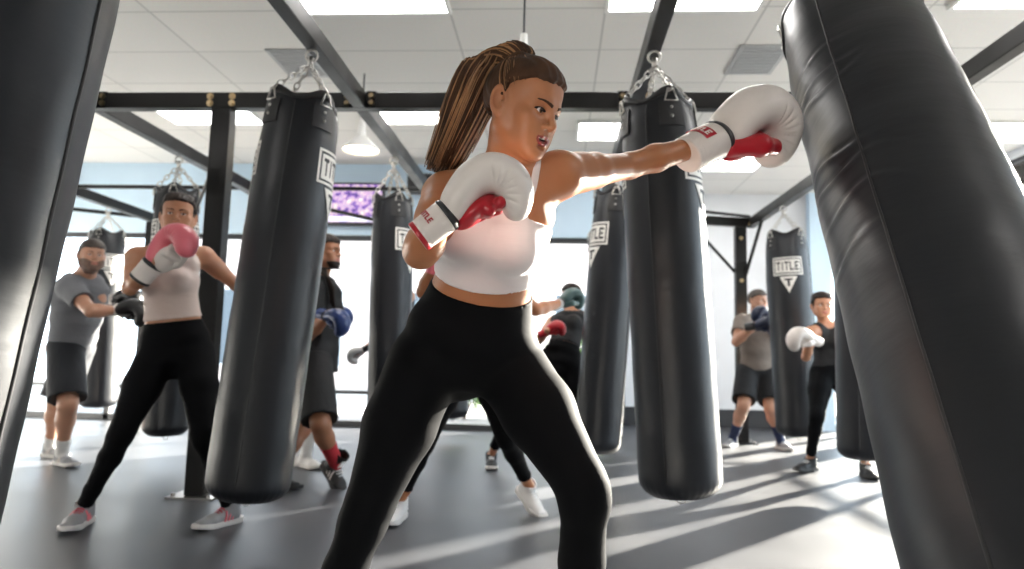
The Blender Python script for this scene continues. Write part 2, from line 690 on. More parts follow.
def oval_cone(a, b, u, ra, rb):
    """segment a-b with elliptical section: radii (along u, along front)"""
    a, b = np.asarray(a, float), np.asarray(b, float)
    w = b - a
    L = float(np.linalg.norm(w))
    w = w / L
    u = np.asarray(u, float)
    u = u - w * (u @ w)
    u /= np.linalg.norm(u)
    v = np.cross(w, u)
    def fn(X, Y, Z):
        px, py, pz = X - a[0], Y - a[1], Z - a[2]
        h = px * w[0] + py * w[1] + pz * w[2]
        t = np.clip(h / L, 0, 1)
        du = px * u[0] + py * u[1] + pz * u[2]
        dv = px * v[0] + py * v[1] + pz * v[2]
        dw = h - t * L
        rx = ra[0] + (rb[0] - ra[0]) * t
        ry = ra[1] + (rb[1] - ra[1]) * t
        rm = np.minimum(rx, ry) * .6
        k0 = np.sqrt((du / rx) ** 2 + (dv / ry) ** 2 + (dw / rm) ** 2)
        k1 = np.sqrt((du / rx ** 2) ** 2 + (dv / ry ** 2) ** 2 + (dw / rm ** 2) ** 2) + 1e-6
        return (k0 * (k0 - 1) / k1).astype(np.float32)
    m = max(*ra, *rb)
    return np.minimum(a, b) - m, np.maximum(a, b) + m, fn

# ------------------------------------------------------------------ room shell
XL, XR, YF, YB1, YB2, XJ = -6.6, 4.75, -3.2, 7.95, 9.3, 0.62


def slab(name, lo, hi, m, label=None):
    b = MB()
    b.box(lo, hi)
    return structure(b.build(name, m), label)


slab('floor', (XL - .2, YF - .2, -.12), (XR + .2, YB2 + .2, 0), M['floor'], 'dark grey rubber gym floor streaked with low sunlight')
slab('ceiling', (XL - .2, YF - .2, CEIL), (XR + .2, YB2 + .2, CEIL + .15), M['ceiling'], 'white acoustic tile ceiling')
slab('wall_left', (XL - .15, YF - .2, 0), (XL, YB1 + .2, CEIL), M['wall'])
slab('wall_front', (XL, YF - .15, 0), (XR, YF, CEIL), M['wall'])
# back-left wall over the glazing
HD = 2.2
slab('wall_back', (XL, YB1, HD + .07), (XJ, YB1 + .18, CEIL), M['blue'], 'pale blue wall above the shop windows')
slab('wall_corner', (XJ, YB1, 0), (XJ + .16, YB2 + .15, CEIL), M['wall'])
slab('wall_end', (XJ + .16, YB2, 0), (3.35, YB2 + .15, CEIL), M['wall'], 'pale grey back wall behind the right hand bags')
slab('wall_pillar', (3.35, YB2 - .12, 0), (3.62, YB2 + .15, CEIL), M['blue'])
slab('wall_lintel', (3.62, YB2, 2.45), (XR, YB2 + .15, CEIL), M['wall'])
slab('wall_right', (XR, 9.1, 0), (XR + .15, YB2 + .15, CEIL), M['wall'])
slab('wall_right_lintel', (XR, YF, 3.06), (XR + .15, YB2, CEIL), M['wall'])
slab('wall_right_near', (XR, YF, 0), (XR + .15, 2.2, 3.06), M['wall'])
slab('baseboard_back', (XJ + .16, YB2 - .03, 0), (3.35, YB2, .24), M['trim'], 'dark rubber base along the grey back wall')


def window(n, a, b, z0, z1, splits, rails, t=.07):
    """glazing from a to b (xy) with mullions at fractions and rails at heights"""
    a, b = Vector((*a, 0)), Vector((*b, 0))
    d = (b - a)
    L = d.length
    d.normalize()
    up = Vector((0, 0, 1))
    f = MB()
    f.beam(a + up * (z0 + t / 2), b + up * (z0 + t / 2), t, t)
    f.beam(a + up * (z1 - t / 2), b + up * (z1 - t / 2), t, t * 1.3)
    for z in rails:
        f.beam(a + up * z, b + up * z, t * .8, t * .6)
    for s in splits:
        p = a + d * (L * s)
        f.beam(p + up * z0, p + up * z1, t, t, up=tuple(d))
    o = structure(f.build('window_%d' % n, M['frame']))
    g = MB()
    g.beam(a + up * ((z0 + z1) / 2), b + up * ((z0 + z1) / 2), .008, z1 - z0 - t * 1.5, bev=0)
    structure(g.build('pane', M['glass'], o))
    return o


window(1, (XL, YB1 + .08), (XJ, YB1 + .08), .0, HD + .09, [0, .17, .335, .5, .665, .83, 1], [.40])
window(2, (XR + .08, 2.2), (XR + .08, 9.1), .0, 3.1, [0, .2, .4, .6, .8, 1], [1.08])
window(3, (3.62, YB2 + .08), (XR, YB2 + .08), .0, 2.48, [0, .5, 1], [1.08])

# ceiling lights and vents
def panel(x0, x1, y0, y1, label):
    e = empty('ceiling_light', ((x0 + x1) / 2, (y0 + y1) / 2, CEIL))
    tag(e, label, 'ceiling light', 'recessed ceiling panels')
    hx, hy = (x1 - x0) / 2, (y1 - y0) / 2
    b = MB()
    b.box((-hx, -hy, -.02), (hx, hy, -.001), 0)
    b.build('diffuser', M['panel'], e)
    f = MB()
    t = .025
    for lo, hi in (((-hx - t, -hy - t, -.026), (hx + t, -hy, 0)), ((-hx - t, hy, -.026), (hx + t, hy + t, 0)),
                   ((-hx - t, -hy, -.026), (-hx, hy, 0)), ((hx, -hy, -.026), (hx + t, hy, 0))):
        f.box(lo, hi)
    f.build('frame', M['white_metal'], e)


panel(-1.68, -.75, 3.66, 4.27, 'wide bright ceiling panel cut by the top edge above the tilted bag')
panel(.31, 1.25, 3.66, 4.27, 'bright ceiling panel at the top edge above the steel beam between hanging bags')
panel(2.47, 3.4, 3.66, 4.27, 'bright ceiling panel at the top edge behind the big punched bag')
panel(-3.85, -2.95, 6.10, 6.46, 'bright ceiling panel seen just under the front beam by its bolted post')
panel(-1.78, -.84, 6.12, 6.44, 'bright ceiling panel under the front beam behind the long ponytail')
panel(.2, .73, 6.42, 6.92, 'small square ceiling panel below the beam right of the face in profile')
panel(1.66, 2.3, 7.45, 8.06, 'square ceiling panel just below the outstretched white glove')
panel(4.0, 4.68, 6.4, 6.95, 'ceiling panel at the far right behind the big punched bag')
for x0, x1, y0, y1 in ((-4.2, -3.3, .3, .9), (2.47, 3.4, .3, .9)):
    panel(x0, x1, y0, y1, 'ceiling panel over the near %s side of the gym' % ('left' if x0 < 0 else 'right'))


def vent(x0, x1, y0, y1, label):
    e = empty('ceiling_vent', ((x0 + x1) / 2, (y0 + y1) / 2, CEIL))
    tag(e, label, 'vent', 'ceiling vents')
    hx, hy = (x1 - x0) / 2, (y1 - y0) / 2
    b = MB()
    b.box((-hx, -hy, -.012), (hx, hy, 0))
    b.build('plate', M['vent'], e)
    f = MB()
    for k in range(9):
        y = -hy + .04 + (2 * hy - .08) * k / 8
        f.box((-hx + .03, y - .012, -.02), (hx - .03, y + .006, -.012))
    f.build('louvre', M['vent'], e)


vent(-2.24, -1.90, 4.84, 5.34, 'grey square ceiling vent left of the tilted bag chains')
vent(1.30, 1.66, 4.81, 5.31, 'grey square ceiling vent above the outstretched white glove')


def pendant(x, y, z, r, label):
    e = empty('pendant_lamp', (x, y, z))
    tag(e, label, 'pendant lamp')
    b = MB()
    b.tube([(0, 0, .28), (0, 0, CEIL - z)], .006, 8)
    b.build('cord', M['trim'], e)
    b = MB()
    b.lathe([(.001, .30), (.022, .30), (.026, .22), (.034, .13), (.034, .10)], 20)
    b.build('socket', M['white_metal'], e, True)
    b = MB()
    b.lathe([(.03, .11), (.05, .10), (r * .6, .055), (r * .92, .012), (r, -.012), (r - .006, -.012), (r * .9, .006), (r * .58, .048), (.04, .09)], 40)
    b.build('lamp_shade', M['white_metal'], e, True)
    b = MB()
    b.lathe([(.001, -.005), (r * .5, -.002), (r * .86, .004), (r * .6, .04), (.001, .05)], 32)
    b.build('bulb', M['lamp'], e, True)


pendant(-1.60, 5.3, 2.50, .155, 'white dome pendant lamp glowing left of the sloping beam')
pendant(-.225, 4.0, 2.53, .155, 'white dome pendant lamp half hidden behind the ponytail bun')

# television
e = empty('television', (-2.62, YB1 - .06, 2.64))
tag(e, 'wall television with purple and pink picture above the windows', 'television')
b = MB()
b.box((-.56, -.03, -.27), (.56, .03, .25), .008)
b.build('bezel', M['trim'], e)
b = MB()
b.box((-.53, -.034, -.235), (.53, -.03, .225))
b.build('screen', M['tv'], e)
b = MB()
b.box((-.53, -.037, -.225), (.53, -.034, -.165))
b.build('caption_bar', emit_mat('screen_caption', (.55, .55, .8), .7), e)
b = MB()
b.box((-.15, .03, -.12), (.15, .06, .12))
b.build('mount', M['trim'], e)

e = empty('wall_speaker', (-1.62, YB1 - .10, 2.86))
tag(e, 'small black loudspeaker on the blue wall right of the television', 'speaker')
b = MB()
b.box((-.15, -.10, -.10), (.15, .06, .12), .015)
b.build('cabinet', M['trim'], e)
b = MB()
b.box((-.13, -.108, -.085), (.13, -.10, .105), .003)
b.build('grille', M['vinyl_dark'], e)
b = MB()
b.box((-.03, .06, -.04), (.03, .10, .04))
b.build('bracket', M['steel'], e)

# ------------------------------------------------------------------ steel bag rack
rk = empty('bag_rack', (0, 4, 0))
tag(rk, 'black steel bag rack of bolted beams and posts spanning the gym', 'rack')
BZ, BH, BW = 2.40, .10, .075


def rbeam(a, b, w=BW, h=BH, name='rail'):
    m = MB()
    o = Vector((0, 4, 0))
    m.beam(Vector(a) - o, Vector(b) - o, w, h)
    return m.build(name, M['steel'], rk)


def rbolt(ps, d=(0, -1, 0), r=.014):
    for p in ps:
        m = MB()
        p = Vector(p) - Vector((0, 4, 0))
        d_ = Vector(d)
        m.tube([p, p + d_ * .006], r * 1.5, 12)
        m.tube([p + d_ * .006, p + d_ * .018], r, 6)
        m.build('bolt', M['bolt'], rk)


LX = (-2.93, -1.22, .45, 2.15)
rbeam((-3.02, 4, BZ), (2.25, 4, BZ), BW, BH)
for x, y1 in zip(LX, (6.28, 7.3, 7.2, 7.62)):
    rbeam((x, -1.2, BZ), (x, 4 - BW / 2, BZ))
    rbeam((x, 4 + BW / 2, BZ), (x, y1, BZ))
rbeam((-4.8, 4.0, BZ), (-4.8, 7.7, BZ))
for x0, x1 in zip((-4.8,) + LX[:-1], LX):
    if x0 > -4:
        rbeam((x0 + BW / 2, 2.5, BZ), (x1 - BW / 2, 2.5, BZ))
rbeam((LX[1] + BW / 2, 1.235, BZ), (LX[2] - BW / 2, 1.235, BZ))
rbeam((-3.02, -1.25, BZ), (2.25, -1.25, BZ))
rbeam((-4.8, 6.32, BZ + .03), (-.2, 6.32, BZ + .03), .035, .035, 'tie_bar')
rbeam((-5.6, 7.3, BZ + .02), (-4.84, 7.66, BZ), .04, .04, 'tie_bar')
rbeam((LX[2], 7.24, BZ), (2.19, 7.62, BZ), BW, BH)
rbeam((LX[2] + .3, 6.95, BZ + .06), (2.1, 7.5, BZ + .05), .03, .03, 'tie_bar')
rbeam((LX[0], 6.3, BZ - .02), (LX[1], 6.9, BZ - .30), .035, .035, 'tie_bar')
# posts
for (x, y) in ((-2.085, 4.0), (2.02, 7.6), (-4.8, 7.72), (-3.02, -1.25), (2.25, -1.25)):
    top = BZ - BH / 2
    rbeam((x, y, .012), (x, y, top), .12, .09, 'post')
    m = MB()
    m.box((x - .14, y - 4 - .10, 0), (x + .14, y - 4 + .10, .012))
    m.build('base_plate', M['chain'] if y > 3 and x < -2 else M['steel'], rk)
    for sx in (-1, 1):
        for sy in (-1, 1):
            m = MB()
            p = Vector((x + sx * .105, y - 4 + sy * .075, .012))
            m.tube([p, p + Vector((0, 0, .02))], .013, 6)
            m.build('anchor_bolt', M['chain'], rk)
rbeam((2.02 - .5, 7.62, BZ - .05), (2.02 - .06, 7.6, BZ - .55), .03, .03, 'brace')
rbeam((2.14, 7.2, BZ - .05), (2.06, 7.58, BZ - .62), .03, .03, 'brace')
rbeam((-2.15, 4.05, 2.02), (-2.55, 4.6, 1.85), .02, .02, 'brace')
y_ = 4 - BW / 2
for x in (-2.93, -1.22, .45, 2.15):
    rbolt([(x - .075, y_, BZ + .022), (x - .075, y_, BZ - .022), (x + .075, y_, BZ + .022), (x + .075, y_, BZ - .022)])
rbolt([(-2.16, y_, BZ + .022), (-2.02, y_, BZ + .022), (-2.16, y_, BZ - .022), (-2.02, y_, BZ - .022)])
rbolt([(1.92, 7.56, BZ - .02), (2.12, 7.56, BZ - .02), (2.02, 7.555, 2.22), (2.02, 7.555, 1.75)])
for x in LX:   # joint plates on the front beam
    m = MB()
    m.box((x - .105, -BW / 2 - .006, BZ - BH / 2 - .005), (x - .045, -BW / 2, BZ + BH / 2 + .002))
    m.build('joint_plate', M['steel'], rk)
    m = MB()
    m.box((x + .045, -BW / 2 - .006, BZ - BH / 2 - .005), (x + .105, -BW / 2, BZ + BH / 2 + .002))
    m.build('joint_plate', M['steel'], rk)

# ------------------------------------------------------------------ punching bags
GLYPH = {   # letters from bars in a unit box (x0, y0, x1, y1)
    'T': [(0, .8, 1, 1), (.38, 0, .62, .8)],
    'I': [(.3, 0, .7, 1)],
    'L': [(0, 0, .28, 1), (.28, 0, 1, .2)],
    'E': [(0, 0, .28, 1), (.28, .8, 1, 1), (.28, .4, .85, .6), (.28, 0, 1, .2)],
}


def word_bars(text, wd, ht, gap=.22):
    ws = {'I': .55}
    tot = sum(ws.get(c, 1) for c in text) + gap * (len(text) - 1)
    u = wd / tot
    x = -wd / 2
    out = []
    for c in text:
        cw = ws.get(c, 1) * u
        for a, b_, c_, d in GLYPH[c]:
            out.append((x + a * cw, b_ * ht, x + c_ * cw, d * ht))
        x += cw + gap * u
    return out



def make_bag(R, L, tab0, logos, seams, label, group='heavy bags hung from the rack', panel_step=.026, dent=None, rim=.27):
    RIM = rim
    """origin at the hanging point; azimuth 0 looks to -Y, positive towards +X (degrees)"""
    root = empty('punching_bag', (0, 0, 0))
    tag(root, label, 'punching bag', group)
    rd = math.radians
    t0 = rd(tab0)
    s0 = rd(seams[0])

    def rad(th, s):
        g = math.exp(-(s / .07) ** 1.4)
        tp = 1 - .09 * math.exp(-(s / .30) ** 2)
        c4 = math.cos(4 * (th - t0))
        r = R * tp * (1 - (.09 - .055 * c4) * g)
        for a_ in seams:      # the stitched panels meet in a low ridge
            dq = abs((th - rd(a_) + PI) % (2 * PI) - PI)
            r *= 1 + panel_step * math.exp(-dq / .32) * (1 - g)
        r += R * .006 * math.sin(3 * th + 9 * s) * math.sin(5.3 * s + 2) + R * .004 * math.sin(31 * s + 2 * math.sin(2 * th))
        if dent:
            u = ((th - rd(dent[0]) + PI) % (2 * PI) - PI) * R
            v = s - dent[1]
            r -= dent[2] * math.exp(-(u * u + v * v) / .016)
            for i, (v0, cv, dp) in enumerate(((-.26, 2.2, .0045), (-.17, 3.0, .006), (-.12, 3.4, .005), (.13, -3.2, .006), (.20, -2.5, .0065), (.31, -2.0, .004), (.46, 1.2, .003))):
                q = v - v0 + cv * u * u * .35 + .02 * math.sin(21 * u + i)
                r += dp * (math.exp(-((q - .014) / .012) ** 2) - math.exp(-(q / .009) ** 2)) * math.exp(-((u - .02 * (i % 3)) / .11) ** 2)
        e = L - s
        if e < .085:
            k = 1 - e / .085
            r *= math.sqrt(max(0, 1 - (k * .80) ** 2.4))
            r += .0025 * math.cos(34 * th) * k
        return r

    def zz(th, s):
        g = math.exp(-(s / .06))
        return -RIM - s + .022 * math.cos(4 * (th - t0)) * g

    def P(th, s, off=0.0):
        r = rad(th, s) + off
        return Vector((r * math.sin(th), -r * math.cos(th), zz(th, s)))

    nt_, NS = (168, 190) if dent else (120, 44)
    ss = [0, .012, .03, .05, .075, .11, .15, .2] + [.2 + (L - .3) * i / NS for i in range(1, NS + 1)] + [L - .1 + .1 * (1 - (1 - i / 9) ** 2) for i in range(1, 10)]
    b = MB()
    for s in ss:
        for k in range(nt_):
            b.v.append(tuple(P(s0 + 2 * PI * (k + .001) / nt_, s)))
    for i in range(len(ss) - 1):
        for k in range(nt_):
            a, c = i * nt_ + k, i * nt_ + (k + 1) % nt_
            b.f.append((a, a + nt_, c + nt_, c))
    # bottom disc and tucked-in top
    n0 = len(b.v)
    lo = (len(ss) - 1) * nt_
    b.v.append((0, 0, -RIM - L - .012))
    for k in range(nt_):
        b.f.append((lo + k, n0, lo + (k + 1) % nt_))
    n1 = len(b.v)
    for k in range(nt_):
        p = P(s0 + 2 * PI * (k + .001) / nt_, 0)
        b.v.append((p.x * .72, p.y * .72, p.z - .035))
    n2 = len(b.v)
    b.v.append((0, 0, -RIM - .03))
    for k in range(nt_):
        k2 = (k + 1) % nt_
        b.f.append((k, k2, n1 + k2, n1 + k))
        b.f.append((n1 + k, n1 + k2, n2))
    b.build('vinyl_body', M['vinyl'], root, True)

    def patch(th0, th1, sa, sb, off, thick, nu=10, nv=4):
        o_, i_ = [], []
        for i in range(nv + 1):
            s = sa + (sb - sa) * i / nv
            o_.append([P(th0 + (th1 - th0) * j / nu, s, off + thick) for j in range(nu + 1)][::-1])
            i_.append([P(th0 + (th1 - th0) * j / nu, s, off) for j in range(nu + 1)][::-1])
        return o_, i_

    # hem band
    b = MB()
    o_, i_ = patch(t0, t0 + 2 * PI - 1e-4, .004, .034, .001, .004, 96, 2)
    b.grid_slab(o_, i_)
    b.build('hem', M['vinyl_dark'], root, True)
    # seam welts
    for sm in seams:
        b = MB()
        a = rd(sm)
        b.tube([P(a, .05 + (L - .13) * i / 30, .0005) for i in range(31)], .0035, 6)
        b.build('seam', M['vinyl_dark'], root, True)
    # tabs, rings, chains
    sw = Vector((0, 0, -.085))
    for k in range(4):
        th = t0 + k * PI / 2
        hw = .06 / R
        b = MB()
        o_, i_ = patch(th - hw, th + hw, .055, .17, .002, .006, 8, 5)
        b.grid_slab(o_, i_)
        tb = b.build('tab', M['vinyl_dark'], root)
        for s in (.09, .13):
            b = MB()
            b.sphere(P(th, s, .008), .0075, 10)
            b.build('rivet', M['chain'], tb, True)
        q = P(th, .045, .012)
        out = Vector((math.sin(th), -math.cos(th), 0))
        side = Vector((math.cos(th), math.sin(th), 0))
        b = MB()
        b.tube([q + side * .03 + Vector((0, 0, -.02)), q - side * .03 + Vector((0, 0, -.02)), q - side * .012 + Vector((0, 0, .035)), q + side * .012 + Vector((0, 0, .035))], .005, 8, closed=True)
        b.build('ring', M['chain'], root, True)
        a = q + Vector((0, 0, .03))
        n = 7
        b = MB()
        d = (sw - a)
        for i in range(n):
            c = a + d * ((i + .5) / n)
            ll = d.length / n * .68
            t_ = d.normalized()
            x = t_.orthogonal().normalized() if i % 2 else t_.cross(t_.orthogonal()).normalized()
            pts = [c + t_ * (ll * math.cos(2 * PI * j / 12)) + x * (.013 * math.sin(2 * PI * j / 12)) for j in range(12)]
            b.tube(pts, .0042, 5, closed=True)
        b.build('chain', M['chain'], root, True)
    b = MB()
    b.tube([(0, 0, -.095), (0, 0, -.045)], .014, 12)
    b.tube([(.03 * math.cos(2 * PI * j / 14), 0, -.038 + .030 * math.sin(2 * PI * j / 14)) for j in range(14)], .006, 6, closed=True)
    b.build('swivel', M['chain'], root, True)
    # bottom ring
    b = MB()
    b.tube([(.02 * math.cos(2 * PI * j / 12), 0, -RIM - L - .02 + .014 * math.sin(2 * PI * j / 12)) for j in range(12)], .003, 6, closed=True)
    b.build('bottom_ring', M['chain'], root, True)
    # printed lettering
    for az in logos:
        a0 = rd(az)
        W_, H_, Y0 = .27, .165, .255         # plate size and its top below the rim
        e = MB()
        def rect(mb, x0, y0, x1, y1, off, th_):   # x along the surface, y up from plate bottom
            nu = max(2, int(abs(x1 - x0) / .02) + 1)
            o_, i_ = patch(a0 + x0 / R, a0 + x1 / R, Y0 + H_ - y1, Y0 + H_ - y0, off, th_, nu, max(1, int(abs(y1 - y0) / .05)))
            mb.grid_slab(o_, i_)
        t = .012
        rect(e, -W_ / 2, 0, W_ / 2, t, .002, .0012)
        rect(e, -W_ / 2, H_ - t, W_ / 2, H_, .002, .0012)
        rect(e, -W_ / 2, t, -W_ / 2 + t, H_ - t, .002, .0012)
        rect(e, W_ / 2 - t, t, W_ / 2, H_ - t, .002, .0012)
        rect(e, -W_ / 2 + t * 1.9, t * 1.9, W_ / 2 - t * 1.9, H_ - t * 1.9, .002, .0010)
        # triangle below
        Wt, Ht = .155, .15
        rows = 10
        o_, i_ = [], []
        for i in range(rows + 1):
            f = i / rows
            h = max(.002, Wt / 2 * (1 - f)) / R
            s = Y0 + H_ + .014 + Ht * f
            o_.append([P(a0 + h * (1 - 2 * j / 8), s, .0035) for j in range(9)])
            i_.append([P(a0 + h * (1 - 2 * j / 8), s, .002) for j in range(9)])
        e.grid_slab(o_, i_)
        lg = e.build('logo_print', M['logo'], root)
        e = MB()
        for x0, y0, x1, y1 in word_bars('TITLE', W_ * .74, H_ * .50):
            rect(e, x0, y0 + H_ * .25, x1, y1 + H_ * .25, .0032, .0012)
        e.build('lettering', M['vinyl_dark'], lg)
        e = MB()
        for x0, y0, x1, y1 in ((-.036, -.05, .036, -.034), (-.010, -.105, .010, -.05)):
            rect(e, x0, y0, x1, y1, .0036, .0012)
        e.build('emblem_lettering', M['vinyl_dark'], lg)
    return root


def hang(o, anchor, bottom):
    d = (Vector(bottom) - Vector(anchor)).normalized()
    o.location = anchor
    o.rotation_mode = 'QUATERNION'
    o.rotation_quaternion = Vector((0, 0, -1)).rotation_difference(d)


HZ = BZ - BH / 2
bag = make_bag(.187, 1.90, 56, (97, -83), (8, 130), 'black heavy bag leaning hard left in front of the woman with pink gloves')
hang(bag, (-1.22, 3.16, HZ), (-1.40, 3.13, .18))
bag = make_bag(.184, 1.82, 11, (66, -114), (-28, 150), 'black heavy bag hanging straight behind the outstretched arm')
hang(bag, (.45, 3.19, HZ), (.575, 3.17, .22))
bag = make_bag(.155, 1.84, 31, (72, -108), (-20, 150), 'black heavy bag below the television behind the bent elbow', rim=.32)
hang(bag, (-1.245, 4.98, HZ), (-1.19, 4.95, .24))
bag = make_bag(.165, 1.88, -5, (-64, 116), (60, 200), 'black heavy bag tilting left between the white crop top and the straight bag')
hang(bag, (.45, 4.95, HZ), (.30, 4.95, .18))
bag = make_bag(.165, 1.86, 20, (120, -60), (10, 170), 'black heavy bag hidden behind the woman with pink gloves')
hang(bag, (-2.93, 4.98, HZ), (-2.88, 5.0, .20))
bag = make_bag(.185, 1.84, 10, (55, -125), (0, 170), 'black heavy bag behind the bearded man in the grey tee')
hang(bag, (-4.8, 6.9, HZ), (-4.72, 6.9, .14))
bag = make_bag(.195, 1.87, 27, (-18, 162), (60, 200), 'black heavy bag showing its whole white lettering beside the man in taupe tee')
hang(bag, (2.13, 6.5, HZ), (2.22, 6.45, .21))
bag = make_bag(.165, 1.86, 20, (100,), (-30, 150), 'black heavy bag half hidden by the big punched bag, above a lone black shoe')
hang(bag, (2.15, 4.95, HZ), (2.13, 4.95, .22))
bag = make_bag(.165, 1.86, 20, (100,), (-30, 150), 'black heavy bag showing only an edge behind the left tilting bag near the grey wall')
hang(bag, (.45, 6.7, HZ), (.52, 6.7, .22))
bag = make_bag(.165, 1.86, 20, (100,), (-30, 150), 'black heavy bag whose bottom shows between the black leggings')
hang(bag, (-1.22, 7.0, HZ), (-1.02, 7.0, .18))
bag = make_bag(.22, 2.12, 60, (160,), (-50, 60), 'large black foreground bag being punched by the white glove', panel_step=.035, dent=(-82, .77, .016))
hang(bag, (1.0, 2.50, HZ), (.845, 1.18, .32))
bag = make_bag(.182, 1.86, 60, (-60,), (92, 200), 'large black foreground bag cropped by the left edge of the view')
hang(bag, (-.995, 1.235, HZ), (-1.246, 1.213, .40))

